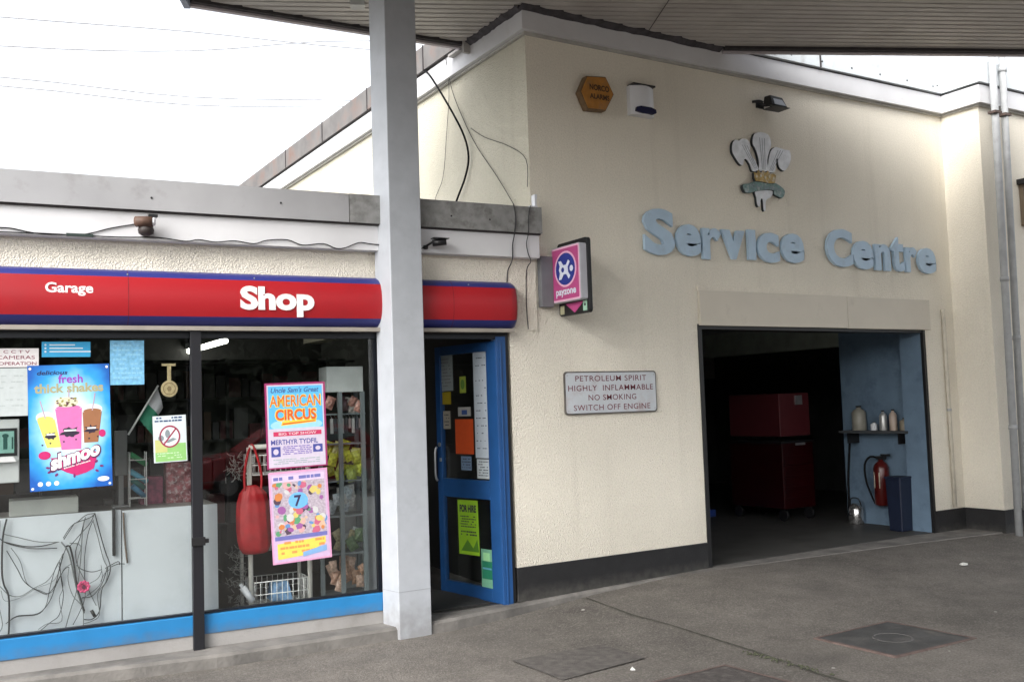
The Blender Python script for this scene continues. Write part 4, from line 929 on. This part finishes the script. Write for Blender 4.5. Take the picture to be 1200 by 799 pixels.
m=MB(FS); m.disc(-2.735,1.853,.058,.060,.055,28,.01); m.build('disc',brass,T)
m=MB(FS); m.use(mat('brass_dark',(.28,.2,.1),.5)); m.ring(-2.735,1.853,.044,.038,.0535,24); m.disc(-2.735,1.853,.016,.02,.0535,9); m.build('relief',None,T)
m=MB(FS); m.box(-2.748,-2.722,.058,.064,1.905,2.02); m.box(-2.785,-2.69,.056,.066,2.018,2.035); m.build('strap',brass,T)
T=thing('small_flag','small white over green flag on a white stick inside the window','flag',(-2.99,.25,1.53),FS)
m=MB(FS); m.tube([(-2.995,.25,1.53),(-2.785,.25,1.885)],.007,8,0); m.build('stick',white_metal,T)
def cloth(pts4,mname,col,seed):
    m=MB(FS); m.use(mat(mname,col,.7,var=.08)); n=8; (a,b,c,d)=pts4; vs=[]
    for i in range(n+1):
        for j in range(n+1):
            s_,t_=i/n,j/n; u=(a[0]*(1-s_)+b[0]*s_)*(1-t_)+(d[0]*(1-s_)+c[0]*s_)*t_; z=(a[1]*(1-s_)+b[1]*s_)*(1-t_)+(d[1]*(1-s_)+c[1]*s_)*t_
            vs.append((u,.25+.015*math.sin(t_*7+seed),z))
    m.add(vs,[(i*(n+1)+j,(i+1)*(n+1)+j,(i+1)*(n+1)+j+1,i*(n+1)+j+1) for i in range(n) for j in range(n)],True); return m
cloth([(-2.861,1.756),(-2.791,1.875),(-2.752,1.72),(-2.785,1.665)],'flag_white',(.5,.5,.52),0).build('upper_cloth',None,T)
cloth([(-2.925,1.648),(-2.861,1.756),(-2.785,1.665),(-2.815,1.50)],'flag_green',(.01,.16,.09),0).build('lower_cloth',None,T)
# till and tube rack
T=thing('till_terminal','upright grey till screen standing on the white counter behind the flag','till',(-3.02,.45,1.0),FS)
m=MB(FS); m.box(-3.07,-2.985,.42,.50,1.23,1.56); m.build('screen_case',mat('till_grey',(.22,.22,.22),.5),T,bevel=.005)
m=MB(FS); m.box(-3.045,-3.01,.44,.48,1.012,1.23); m.box(-3.09,-2.97,.38,.54,1.0,1.012); m.build('stand',mat('till_grey',(.22,.22,.22),.5),T)
T=thing('tube_rack','wire rack holding slanted green and teal tubes on the counter','rack',(-2.92,.4,1.0),FS)
m=MB(FS)
for u in (-2.975,-2.86):
    for d in (.36,.46): m.tube([(u,d,1.0),(u,d,1.40)],.004,6,0)
for z in (1.06,1.2,1.34): m.tube([(-2.975,.36,z),(-2.86,.36,z),(-2.86,.46,z),(-2.975,.46,z),(-2.975,.36,z)],.003,6,0)
m.build('frame',white_metal,T)
for i,(c,u0,z0,u1,z1) in enumerate([((.05,.30,.12),-2.968,1.385,-2.85,1.30),((.10,.36,.50),-2.969,1.26,-2.85,1.175),((.06,.22,.36),-2.955,1.15,-2.866,1.065),((.02,.14,.12),-2.96,1.20,-2.87,1.13)]):
    m=MB(FS); m.tube([(u0,.38,z0),(u1,.42,z1)],.020,10,0); m.build('tube',P('tube%d'%i,c),T)
# counters
cw=mat('white_counter_panel',(.52,.55,.58),.5,var=.04,vscale=2,stain=((.43,.455,.48),2.5,.5,.85))
T=thing('shop_counter','white counter panels right behind the window glass under the cables','counter',(-3.3,.4,0),FS)
m=MB(FS); m.box(-4.9,-3.058,.145,.175,.02,1.003); m.build('front_panel',cw,T)
m=MB(FS); m.box(-3.05,-2.392,.145,.175,.02,.996); m.build('front_panel',cw,T)
m=MB(FS); m.box(-4.9,-2.392,.176,.75,.96,.995); m.build('counter_top',mat('counter_top',(.20,.19,.18),.5),T)
m=MB(FS); m.box(-4.9,-2.392,.1451,.176,.003,.0199); m.build('foot_strip',black_plastic,T)
m=MB(FS); m.box(-3.765,-3.325,.30,.55,.996,1.105); tag(m.build('carton',mat('carton_white',(.42,.43,.40),.6),bevel=.004),'long off white box lying on the counter under the poster','box')
m=MB(FS); m.box(-3.56,-3.30,.60,.9,.996,1.25); tag(m.build('card_printer',black_plastic,bevel=.01),'dark squat machine on the counter below the milkshake poster','machine')
m=MB(FS); m.box(-3.118,-3.098,.115,.138,.69,1.02); tag(m.build('cable_trunking',black_plastic),'short black cable trunking strip on the white counter panel','trunking')
cable(FS,[(-3.044,.13,.985),(-3.035,.132,.8),(-3.019,.13,.628)],.006,'brown cable end hanging beside the panel joint',mat('brown_cable',(.10,.07,.05),.6),'loose cables over the white counter')
W_=[[(-3.779,1.001),(-3.802,.875),(-3.807,.672),(-3.796,.569),(-3.767,.49),(-3.763,.338),(-3.767,.224)],[(-3.796,.9),(-3.715,.874),(-3.587,.83),(-3.457,.818)],[(-3.796,.849),(-3.669,.809),(-3.564,.799),(-3.469,.819)],[(-3.779,.79),(-3.715,.663),(-3.669,.568),(-3.587,.501),(-3.517,.48),(-3.433,.62),(-3.397,.642)],[(-3.818,.559),(-3.761,.492),(-3.692,.481),(-3.611,.523),(-3.517,.577),(-3.433,.737)],[(-3.75,.336),(-3.704,.349),(-3.588,.353),(-3.517,.422),(-3.481,.534),(-3.445,.686),(-3.415,.775)],[(-3.433,.842),(-3.384,.916),(-3.335,.951),(-3.286,.987),(-3.237,.996)],[(-3.445,.817),(-3.409,.761),(-3.385,.68),(-3.361,.547),(-3.337,.439),(-3.301,.317)],[(-3.415,.781),(-3.391,.779),(-3.367,.665),(-3.349,.519),(-3.325,.412),(-3.301,.331)],[(-3.599,.214),(-3.517,.28),(-3.458,.324),(-3.433,.451),(-3.445,.556),(-3.457,.687)],[(-3.422,.223),(-3.386,.354),(-3.349,.48),(-3.324,.674),(-3.311,.87),(-3.292,.974)],[(-3.391,.785),(-3.323,.858),(-3.262,.932),(-3.231,.996)],[(-3.349,.65),(-3.312,.614),(-3.251,.594),(-3.189,.601)],[(-3.264,.516),(-3.214,.544),(-3.187,.594)],[(-3.313,.424),(-3.252,.429),(-3.187,.501),(-3.152,.616)],[(-3.231,.996),(-3.2,.86),(-3.164,.724),(-3.133,.615),(-3.152,.524),(-3.19,.462),(-3.203,.318),(-3.252,.272),(-3.301,.272)],[(-3.397,.642),(-3.403,.551),(-3.373,.444),(-3.313,.358),(-3.307,.227)],[(-3.348,.663),(-3.354,.743),(-3.324,.845),(-3.299,.948)],[(-3.133,.615),(-3.077,.629),(-3.039,.627)]]
thick={0:.006,7:.005,8:.006,10:.0035,2:.0035,15:.0035}
for i,w_ in enumerate(W_):
    rr=random.Random(i); 
    o=cable(FS,[(u,.118+.012*math.sin(3*j+i),z) for j,(u,z) in enumerate(w_)],thick.get(i,.0027),'loose dark cable in the tangle draped over the white counter panel',mat('tangle_cable%d'%(i%3),[(.02,.02,.022),(.07,.09,.09),(.14,.15,.15)][0 if i in thick else 1+i%2],.5),'loose cables over the white counter')
rr=random.Random(19)
for i in range(13):
    base=W_[(i*5+3)%len(W_)]; du,dz=rr.uniform(-.05,.06),rr.uniform(-.04,.03)
    pts=[(min(-3.07,max(-3.9,u+du+rr.uniform(-.03,.03))),.122+.012*math.sin(2*j+i),min(.99,max(.245,z+dz+rr.uniform(-.03,.03)))) for j,(u,z) in enumerate(base)]
    cable(FS,pts,rr.choice((.0018,.0024,.003)),'loose dark cable in the tangle draped over the white counter panel',mat('tangle_cable%d'%(i%3),(.1,.12,.12),.5),'loose cables over the white counter')
T=thing('pink_bow','pink ribbon bow hanging among the cables on the counter panel','bow',(-3.307,.1,.47),FS)
m=MB(FS)
for k_ in range(9):
    a=k_*.698; c=(math.cos(a)*.03,math.sin(a)*.03); m.tube([(-3.307,.10,.503),(-3.307+c[0]*.8-c[1]*.35,.085,.503+c[1]*.8+c[0]*.35),(-3.307+c[0]*1.25,.08,.503+c[1]*1.25),(-3.307+c[0]*.8+c[1]*.35,.09,.503+c[1]*.8-c[0]*.35),(-3.307,.10,.503)],.007,6,2)
m.build('loops',P('bow_pink',(.62,.08,.20)),T)
m=MB(FS); m.disc(-3.305,.50,.013,.015,.078,10,.01); m.build('knot',P('bow_dark',(.12,.02,.05)),T)
m=MB(FS); m.tube([(-3.258,.09,.335),(-3.236,.09,.292)],.011,8,0); tag(m.build('cable_plug',black_plastic),'small black plug at a cable end below the pink bow','plug')

# behind the counter: dim shelves of goods
T=thing('back_shelves','dark shelving with packets against the back of the shop','shelving',(-3.2,2.4,0),FS)
m=MB(FS)
for z in (.6,1.0,1.4,1.8,2.15): m.box(-4.9,-.6,2.3,2.6,z,z+.02)
for u in (-4.9,-3.9,-2.9,-1.9,-.9): m.box(u,u+.03,2.3,2.6,0,2.2)
m.box(-4.9,-.6,2.6,2.62,0,2.2)
m.build('frame',mat('shelf_dark',(.02,.02,.02),.7),T)
rr=random.Random(8); pal=[(.06,.012,.014),(.015,.02,.04),(.05,.045,.015),(.03,.03,.03),(.015,.035,.02),(.06,.03,.015),(.05,.05,.05)]
m=MB(FS)
for z in (.62,1.02,1.42,1.82):
    u=-4.85
    while u<-.7:
        w_=rr.uniform(.05,.16); h=rr.uniform(.12,.3); m.use(P('goods%d'%rr.randrange(7),pal[rr.randrange(7)] if False else pal[int(u*97)%7]))
        m.box(u,u+w_,2.32,2.5,z,z+h); u+=w_+.015
o=m.build('goods',None,T); o['kind']='stuff'
T=thing('snack_box','pink and red packet display box on the counter near the black post','box',(-2.75,.6,1.0),FS)
m=MB(FS); m.box(-2.88,-2.72,.55,.68,.996,1.20); m.build('carton',mat('pink_pack',(.24,.05,.10),.5,var=.5,vscale=30),T)
m=MB(FS); m.box(-2.70,-2.50,.5,.66,.996,1.30); m.build('carton',mat('red_pack',(.20,.06,.07),.5,var=.6,vscale=25,stain=((.4,.35,.35),30.,.5,.65)),T)
T=thing('fluorescent_tube','lit fluorescent tube under the dark shop ceiling','lamp',(-2.2,5,2.5),FS)
m=MB(); m.tube([(2.985,11.30,2.5),(2.995,13.2,2.5)],.028,10,0); 
T.matrix_world=Matrix.Translation((2.99,12.2,2.5)); WM[T]=T.matrix_world.copy()
m.build('tube',emis('lit_tube',(1,.98,.86),5.),T)
m=MB(); m.box(2.95,3.03,11.25,13.25,2.53,2.60); m.build('batten',white_plastic,T)

# circus posters
def circ_top(m,y):
    u0,u1,z0,z1=-2.055,-1.59,1.235,1.88
    m.use(P('c_white',(.56,.50,.60))); m.rect(u0+.015,u1-.015,z0+.01,z1-.015,y)
    m.use(P('c_blue',(.10,.42,.72))); m.rect(u0+.025,u1-.025,1.53,z1-.025,y-.0002)
    m.use(P('c_pale',(.30,.58,.76))); m.disc(-1.82,1.56,.20,.05,y-.0003); m.use(P('c_white',(.56,.50,.60))); m.rect(u0+.025,u1-.025,1.515,1.535,y-.0004)
    m.use(P('c_dk',(.05,.10,.25))); m.text("Uncle Sam's Great",-2.01,-1.64,1.805,1.845,y-.0006,bold=.02,shear=.3)
    m.use(P('c_yel',(.75,.55,.06))); m.text('AMERICAN',-2.025,-1.625,1.695,1.79,y-.0006,bold=.035); m.text('CIRCUS',-1.985,-1.66,1.59,1.685,y-.0006,bold=.06)
    m.poly([(-1.94,1.555),(-1.67,1.575),(-1.665,1.60),(-1.93,1.59)],y-.0006)
    m.use(P('c_red',(.62,.10,.02))); m.text('AMERICAN',-2.018,-1.632,1.702,1.783,y-.0009,bold=0); m.text('CIRCUS',-1.978,-1.667,1.597,1.678,y-.0009,bold=.03)
    m.poly([(-1.93,1.563),(-1.68,1.58),(-1.675,1.588),(-1.925,1.575)],y-.0009)
    m.use(P('c_crim',(.50,.03,.10))); m.rect(-2.0,-1.63,1.478,1.512,y-.0005)
    m.use(P('c_w2',(.7,.6,.62))); m.text('BIG TOP SHOW',-1.96,-1.67,1.486,1.504,y-.0009,bold=.01)
    m.use(P('c_nav',(.05,.06,.28))); m.text('MERTHYR TYDFIL',-2.02,-1.66,1.415,1.452,y-.0005,bold=.02)
    m.rect(-2.02,-1.95,1.325,1.40,y-.0005); m.rect(-1.70,-1.625,1.345,1.405,y-.0005)
    m.use(P('c_white',(.56,.50,.60))); m.disc(-1.985,1.362,.02,.022,y-.0008); m.disc(-1.662,1.375,.02,.016,y-.0008)
    lines(m,y-.0005,-1.935,-1.71,1.335,1.405,5,P('c_lil',(.20,.14,.42)),41,.55,.9)
    lines(m,y-.0005,-2.02,-1.65,1.265,1.31,3,P('c_grn',(.25,.35,.35)),42,.35,.7)
notice(FS,'poster','tall circus poster with orange and yellow lettering on blue above the cartoon poster','poster',-2.055,-1.59,1.235,1.88,D_-.002,(.30,.03,.12),circ_top,'posters taped inside the shop windows',tilt=R(-1))
def circ_bot(m,y):
    m.use(P('b_lil',(.55,.40,.58))); m.rect(-2.018,-1.592,.545,1.20,y)
    m.use(mat('toy_print',(.42,.36,.42),.6,var=.3,vscale=60)); m.rect(-2.005,-1.605,.72,1.17,y-.0002)
    rr=random.Random(77); pc=[(.55,.20,.06),(.12,.25,.5),(.5,.12,.2),(.1,.3,.15),(.6,.5,.15),(.08,.05,.08),(.6,.35,.35),(.55,.55,.55),(.3,.1,.3),(.6,.42,.3)]
    for i in range(95):
        m.use(P('toy%d'%(i%10),pc[i%10])); r=rr.uniform(.012,.032); m.disc(rr.uniform(-1.985,-1.625),rr.uniform(.745,1.125),r,r*rr.uniform(.5,1.3),y-.0003-.000008*i,rr.choice((5,7,9)),rot=rr.random()*3)
    m.use(P('b_sky',(.15,.42,.75))); m.disc(-1.815,.99,.075,.062,y-.0013); m.use(P('b_dk',(.04,.03,.08))); m.text('7',-1.845,-1.79,.945,1.03,y-.0016,bold=.03)
    m.use(P('b_pl',(.62,.50,.66))); m.rect(-2.005,-1.605,1.135,1.185,y-.0013); lines(m,y-.0015,-2.0,-1.62,1.145,1.18,1,P('b_nv',(.15,.15,.40)),51,.7,.95)
    m.rect(-2.005,-1.605,.705,.735,y-.0013)
    m.use(P('b_yel',(.72,.58,.10))); m.poly([(-1.99,.565),(-1.80,.575),(-1.62,.65),(-1.62,.70),(-1.99,.68)],y-.0013); m.use(P('b_or',(.70,.28,.08))); lines(m,y-.0016,-1.98,-1.63,.59,.70,3,P('b_or',(.70,.28,.08)),52,.5,.7)
    m.use(P('b_bl',(.2,.36,.6))); m.poly([(-1.80,.565),(-1.615,.59),(-1.615,.635),(-1.80,.60)],y-.0018)
notice(FS,'poster','crowded pink framed poster with many small bright shapes and a seven','poster',-2.03,-1.578,.532,1.215,D_-.002,(.62,.30,.48),circ_bot,'posters taped inside the shop windows',tilt=R(-2.2))

# white wire cart with red bag
T=thing('wire_stand','white tubular display stand with wire baskets behind the circus posters','display stand',(-1.87,.42,0),FS)
m=MB(FS); m.tube([(-2.12,.30,.05),(-2.12,.30,1.395)],.019,10,0); m.tube([(-1.66,.30,.05),(-1.66,.30,1.395)],.019,10,0); m.tube([(-2.12,.30,1.395),(-1.66,.30,1.395)],.019,10,0)
m.tube([(-2.12,.62,.05),(-2.12,.62,1.0)],.015,8,0); m.tube([(-1.66,.62,.05),(-1.66,.62,1.0)],.015,8,0)
m.build('tube_frame',mat('cream_tube',(.66,.64,.59),.4),T)
for z0,z1 in ((.17,.36),(.60,.80),(1.18,1.33)):
    m=MB(FS)
    for z in (z0,(z0+z1)/2,z1): m.tube([(-2.09,.30,z),(-1.67,.30,z),(-1.67,.62,z),(-2.09,.62,z),(-2.09,.30,z)],.004,5,0)
    for i in range(11): u=-2.09+i*.042; m.tube([(u,.30,z1),(u,.30,z0),(u,.62,z0),(u,.62,z1)],.003,5,0)
    for i in range(1,7): d=.30+i*.045; m.tube([(-2.09,d,z1),(-2.09,d,z0),(-1.67,d,z0),(-1.67,d,z1)],.003,5,0)
    m.build('wire_basket',white_metal,T)
m=MB(FS); m.box(-1.95,-1.78,.36,.55,.19,.33,top=.7); tag(m.build('packet',mat('blue_white_pack',(.16,.30,.5),.4,var=.5,vscale=25),bevel=.01),'blue and white packet lying in the lowest wire basket','packet')
# red carrier bag: pinched top, pleats
T=thing('carrier_bag','bright red fabric bag hanging from the white wire stand','bag',(-2.11,.24,.585),FS)
bag=[(1.11,-2.15,-2.085,.018),(1.085,-2.18,-2.045,.035),(1.05,-2.205,-2.01,.05),(.98,-2.225,-1.99,.065),(.88,-2.235,-1.985,.07),(.78,-2.238,-1.978,.075),(.70,-2.23,-1.978,.072),(.64,-2.215,-1.985,.065),(.60,-2.19,-2.0,.05),(.588,-2.16,-2.03,.02)]
m=MB(FS); n=48; vs=[]
for z,a,b_,dd in bag:
    for j in range(n):
        t=2*math.pi*j/n; pl=1+.05*math.sin(t*11+z*5)*(.4+1.2*max(0,z-.62))+.025*math.sin(t*5-z*14); vs.append(((a+b_)/2+(b_-a)/2*math.cos(t)*pl, .24+dd*math.sin(t)*pl, z))
fs=[(i*n+j,i*n+(j+1)%n,(i+1)*n+(j+1)%n,(i+1)*n+j) for i in range(len(bag)-1) for j in range(n)]; fs.append(tuple((len(bag)-1)*n+j for j in range(n)))
m.add(vs,fs,True); m.build('body',mat('bag_red',(.36,.008,.012),.55,var=.25,vscale=10,bump=.5,bscale=14),T)
m=MB(FS); m.tube([(-2.17,.22,1.07),(-2.17,.24,1.2),(-2.13,.28,1.36),(-2.10,.30,1.415)],.010,6); m.tube([(-2.05,.22,1.07),(-2.04,.25,1.2),(-2.08,.28,1.38),(-2.10,.30,1.415)],.010,6); m.build('handle',P('bag_strap',(.40,.01,.015)),T)
# silvery rolls / bundle beside stand
T=thing('tinsel_bundle','ragged bundle of grey wire tinsel beside the wire stand','tinsel',(-2.2,.36,.15),FS)
rr=random.Random(2); m=MB(FS)
for i in range(150):
    z=rr.uniform(.17,.62) if i%3 else rr.uniform(1.15,1.33); u=-2.20+rr.gauss(0,.035); d=.40+rr.gauss(0,.03); a=rr.uniform(0,6.28)
    m.tube([(u,d,z),(u+.05*math.cos(a),d+.02*math.sin(a*2),z+.045*math.sin(a))],.0022,4,0)
m.build('strands',mat('tinsel_grey',(.34,.34,.32),.4,var=.3),T)
T=thing('paper_roll','small white capped bottle leaning in the lowest basket','bottle',(-2.16,.30,.2),FS)
m=MB(FS); m.tube([(-2.19,.27,.345),(-2.12,.25,.235)],.026,12,0); m.build('body',white_plastic,T); m=MB(FS); m.tube([(-2.205,.273,.37),(-2.19,.27,.345)],.014,10,0); m.build('cap',white_plastic,T)

# snack display stand
T=thing('snack_stand','tall grey post display stand with white header full of packets','display stand',(-1.33,.45,0),FS)
gm=mat('stand_grey',(.17,.20,.21),.4,var=.08)
m=MB(FS); m.box(-1.485,-1.178,.33,.55,1.805,2.012); m.build('header_box',mat('header_white',(.52,.55,.54),.5),T,bevel=.004)
for u,d in ((-1.38,.33),(-1.19,.33),(-1.50,.50),(-1.15,.62)):
    m=MB(FS); m.box(u-.016,u+.016,d-.014,d+.014,.01,1.805); m.build('post',gm,T)
for z in (.17,.50,.80,1.08,1.38,1.62): m=MB(FS); m.box(-1.49,-1.16,.34,.62,z,z+.012); m.build('tray',gm,T)
def packets(z0,z1,cols,n,label,seed,rnd=True):
    rr=random.Random(seed)
    for i in range(n):
        u=-1.46+rr.random()*.27; z=z0+rr.random()*(z1-z0); d=.36+rr.random()*.10; r=rr.uniform(.034,.05)
        m=MB(FS); c=cols[i%len(cols)]
        m.use(mat('packet_%d_%d'%(seed,i%len(cols)),c,.3,var=.45,vscale=45,bump=.5,bscale=40))
        a=rr.uniform(-.5,.5); N3=5; g_=[]
        for b2 in range(N3+1):
            for a2 in range(N3+1):
                p_,q_=a2/N3*2-1,b2/N3*2-1; g_.append((p_,q_,(1-p_*p_)*(1-q_*q_)*(1+.3*rr.uniform(-1,1))))
        ca,sa=math.cos(a),math.sin(a)
        for sg in (-1,1):
            m.add([(u+(p_*r*.8)*ca-(q_*r*1.15)*sa, d+sg*h_*.018, z+(p_*r*.8)*sa+(q_*r*1.15)*ca) for p_,q_,h_ in g_],
                  [((b2*(N3+1)+a2),(b2*(N3+1)+a2+1),((b2+1)*(N3+1)+a2+1),((b2+1)*(N3+1)+a2))[::-sg] for b2 in range(N3) for a2 in range(N3)])
        tag(m.build('packet',None),label,'packet','packets on the snack stand')
packets(1.26,1.36,[(.55,.58,.06),(.48,.52,.08),(.6,.6,.25)],13,'lemon yellow packet on the middle trays of the snack stand',1)
packets(1.12,1.18,[(.45,.50,.06),(.38,.45,.08)],9,'lemon yellow packet on the middle trays of the snack stand',2)
packets(.86,1.0,[(.42,.48,.52),(.5,.5,.48)],10,'silvery white packet on the snack stand below the yellow ones',3)
packets(.56,.66,[(.25,.22,.12),(.35,.38,.38),(.10,.16,.08)],10,'small dark and silver packet low on the snack stand',4)
packets(.24,.42,[(.45,.26,.18),(.38,.22,.14),(.5,.34,.26)],18,'pinkish brown packet at the bottom of the snack stand',5)
packets(1.66,1.74,[(.40,.20,.16),(.5,.46,.42),(.10,.05,.06)],9,'small reddish and white packet under the white header',6)
for k_ in range(9):
    rr=random.Random(k_); u=-1.45+.03*k_; m=MB(FS); m.use(mat('hang_pack%d'%(k_%3),[(.4,.4,.4),(.05,.05,.06),(.25,.2,.2)][k_%3],.4)); m.box(u,u+.022,.36,.38,1.47+.02*(k_%3),1.59); m.tube([(u+.011,.36,1.59),(u+.011,.40,1.62)],.002,4,0)
    tag(m.build('packet',None),'narrow hanging packet on a hook of the snack stand','packet','hanging packets on the snack stand')
m=MB(FS); m.box(-1.09,-.86,.6,1.2,.01,.925); T=m.build('freezer_chest',mat('freezer_white',(.30,.32,.33),.5),bevel=.01); tag(T,'grey white chest freezer end behind the grey column','freezer')
# doorway interior things
m=MB(FS); m.box(-1.0,-.70,1.3,1.6,.01,1.2); tag(m.build('magazine_rack',mat('rack_dark',(.08,.08,.08),.6),bevel=.006),'dark rack standing inside the open shop door','rack')
m=MB(FS); m.box(-1.05,-.2,.08,.9,.009,.02); tag(m.build('door_mat',mat('mat_dark',(.02,.02,.02),.95,bump=.5,bscale=60)),'black mat on the floor inside the open door','mat')

# ------------------------------------------------------------------ red car behind the viewer (seen in the window's reflection)
T=thing('parked_car','dark red hatchback parked across the forecourt reflected in the window','car',(4.9,-6.6,-.09))
carred=mat('car_red',(.34,.015,.02),.25,var=.03,coat=.6)
def carv(prof_,half,zsh=None): return [(x,y_,z) for y_ in (-half,half) for x,z in prof_]
body=[(2.95,.20),(2.88,.45),(2.95,.68),(3.3,.80),(3.85,.90),(6.75,.92),(6.9,.75),(6.92,.40),(6.85,.20)]
m=MB(); n=len(body)
def car_pt(x,s_,z,hw): return (x,-6.6+s_*hw,z-.09+.05)
vs=[car_pt(x,-1,z,.80 if z<.3 else .84) for x,z in body]+[car_pt(x,1,z,.80 if z<.3 else .84) for x,z in body]
m.add(vs,[tuple(range(n))[::-1],tuple(range(n,2*n))]+[(i,(i+1)%n,(i+1)%n+n,i+n) for i in range(n)]); m.build('body',carred,T,bevel=.06)
cab=[(3.85,.92),(4.45,1.36),(4.8,1.43),(6.0,1.42),(6.5,1.25),(6.78,.94)]
m=MB(); n=len(cab)
vs=[car_pt(x,-1,z,.78-.3*(z-.92)) for x,z in cab]+[car_pt(x,1,z,.78-.3*(z-.92)) for x,z in cab]
m.add(vs,[tuple(range(n))[::-1],tuple(range(n,2*n))]+[(i,(i+1)%n,(i+1)%n+n,i+n) for i in range(n)]); m.build('roof',carred,T,bevel=.03)
cg=mat('car_glass',(.22,.28,.28),.3,var=0)
for sgn in (-1,1):
    for q in ([(4.05,.97),(4.50,1.31),(5.05,1.36),(5.05,.97)],[(5.13,.97),(5.13,1.36),(5.95,1.35),(6.30,1.16),(6.40,.97)]):
        m=MB(); m.add([car_pt(x,sgn,z,.78-.3*(z-.92)+.008) for x,z in q],[(0,1,2,3) if sgn>0 else (3,2,1,0)]); m.build('side_window',cg,T)
for x in (3.6,6.2):
    for sgn in (-1,1):
        m=MB(); m.tube([(x,-6.6+sgn*.70,.21),(x,-6.6+sgn*.86,.21)],.30,24,0); wh=m.build('wheel',black_plastic,T)
        m=MB(); m.tube([(x,-6.6+sgn*.861,.21),(x,-6.6+sgn*.868,.21)],.19,20,0); m.build('rim',steel,wh)
for sgn in (-1,1):
    m=MB(); m.box(2.88,3.0,-6.6+sgn*.6-.12,-6.6+sgn*.6+.12,.52,.66); m.build('headlight',white_plastic,T,bevel=.02)
    m=MB(); m.box(6.88,6.94,-6.6+sgn*.68-.1,-6.6+sgn*.68+.1,.60,.80); m.build('tail_light',mat('tail_red',(.4,.01,.01),.3),T,bevel=.01)

# hill and trees added behind the camera to keep the window reflections dark
m=MB(); vs=[];fs=[]; NX=60; NY=12; rr=random.Random(1)
for j in range(NY+1):
    for i in range(NX+1):
        x=-120+4*i; y=-31-4*j; h=(1-math.cos(min(1,j/5)*math.pi))*5*(1+.25*math.sin(x*.05)+.15*math.sin(x*.13+1)); vs.append((x,y,-.2+h+ .4*rr.random()*(j>0)))
for j in range(NY):
    for i in range(NX): k_=j*(NX+1)+i; fs.append((k_,k_+1,k_+NX+2,k_+NX+1))
m.add(vs,[f[::-1] for f in fs],True); tag(m.build('reflection_hill',mat('reflection_hill_green',(.018,.024,.012),1.,var=.1,vscale=.1)),kind='structure')
m=MB(); rr=random.Random(6)
for i in range(13000):
    x=rr.uniform(-60,70); d=rr.uniform(0,3); top=6+1.6*math.sin(x*.21)+1.2*math.sin(x*.53+2); z=rr.random()**.7*top; y=-26-d-.15*z
    s_=rr.uniform(.15,.42); a=rr.uniform(0,6.28); b_=rr.uniform(-.6,.6)
    ux=Vector((math.cos(a),math.sin(a),b_))*s_; uy=Vector((-math.sin(a)*.4,math.cos(a)*.4,1))*s_*.8; c=Vector((x,y,z))
    m.add([c-ux-uy*.3,c+ux*.4-uy,c+ux,c+uy*.9,c-ux*.5+uy],[(0,1,2,3,4)])
tag(m.build('reflection_trees',mat('reflection_trees_green',(.016,.022,.010),1.,var=.08,vscale=.6)),'added dark trees out of view that darken the window reflections','trees',kind='stuff')

# overhead wires in the sky
for i,(a,b_,c) in enumerate([(12.97,13.45,13.87),(12.14,12.85,14.18),(11.25,11.4,12.1),(11.0,11.15,11.9)]):
    m=MB(); m.tube([(-6,30,a-.6),(1.8,30,a),(7,30,b_ if i else b_),(13,30,c),(24,30,c+1.2)],.018,5,3)
    tag(m.build('overhead_wire',mat('wire_grey',(.45,.45,.47),.6)),['topmost thin wire crossing the white sky','second thin wire across the sky, rising to the right','upper of the two close low wires in the sky','lowest of the thin wires crossing the sky'][i],'wire','overhead wires in the sky')

# ------------------------------------------------------------------ sky, sun, camera
SUN_EL, SUN_AZ = R(38), R(240)          # azimuth from +y, clockwise
wd = bpy.data.worlds.new("World"); scene.world = wd; wd.use_nodes = True
t = wd.node_tree; N, L = t.nodes, t.links
bg = N['Background']; sky = N.new('ShaderNodeTexSky'); sky.sky_type='NISHITA'; sky.sun_disc=False
sky.sun_elevation=SUN_EL; sky.sun_rotation=SUN_AZ; sky.air_density=1.; sky.dust_density=3.; sky.ozone_density=1.
hs = N.new('ShaderNodeHueSaturation'); hs.inputs['Saturation'].default_value=.22
L.new(sky.outputs[0],hs.inputs['Color']); L.new(hs.outputs[0],bg.inputs[0]); bg.inputs[1].default_value=.15
ld = bpy.data.lights.new('sun','SUN'); ld.energy=.9; ld.angle=R(40); ld.color=(1,.97,.92)
lo = bpy.data.objects.new('sun',ld); COL.objects.link(lo)
sd = Vector((math.sin(SUN_AZ)*math.cos(SUN_EL), math.cos(SUN_AZ)*math.cos(SUN_EL), math.sin(SUN_EL)))
lo.rotation_euler = sd.to_track_quat('Z','Y').to_euler(); lo.location=sd*50

cam = bpy.data.cameras.new('camera'); co = bpy.data.objects.new('camera',cam); COL.objects.link(co)
cam.sensor_width=36; cam.lens=36*1141/1200; cam.clip_start=.05; cam.clip_end=1000
yaw,pit,rol=R(31.209),R(3.7866),R(-1.8954)
f=Vector((math.sin(yaw)*math.cos(pit),math.cos(yaw)*math.cos(pit),math.sin(pit)))
r=Vector((math.cos(yaw),-math.sin(yaw),0)); u=r.cross(f)
r2=r*math.cos(rol)+u*math.sin(rol); u2=-r*math.sin(rol)+u*math.cos(rol)
Mx=Matrix((r2,u2,-f)).transposed().to_4x4(); Mx.translation=Vector((0,0,1.65)); co.matrix_world=Mx
scene.camera=co
vs_=scene.view_settings; vs_.view_transform='Standard'; vs_.look='None'; vs_.gamma=1; vs_.use_curve_mapping=False; vs_.exposure=1.58
scene.cycles.max_bounces=8; scene.cycles.transparent_max_bounces=12
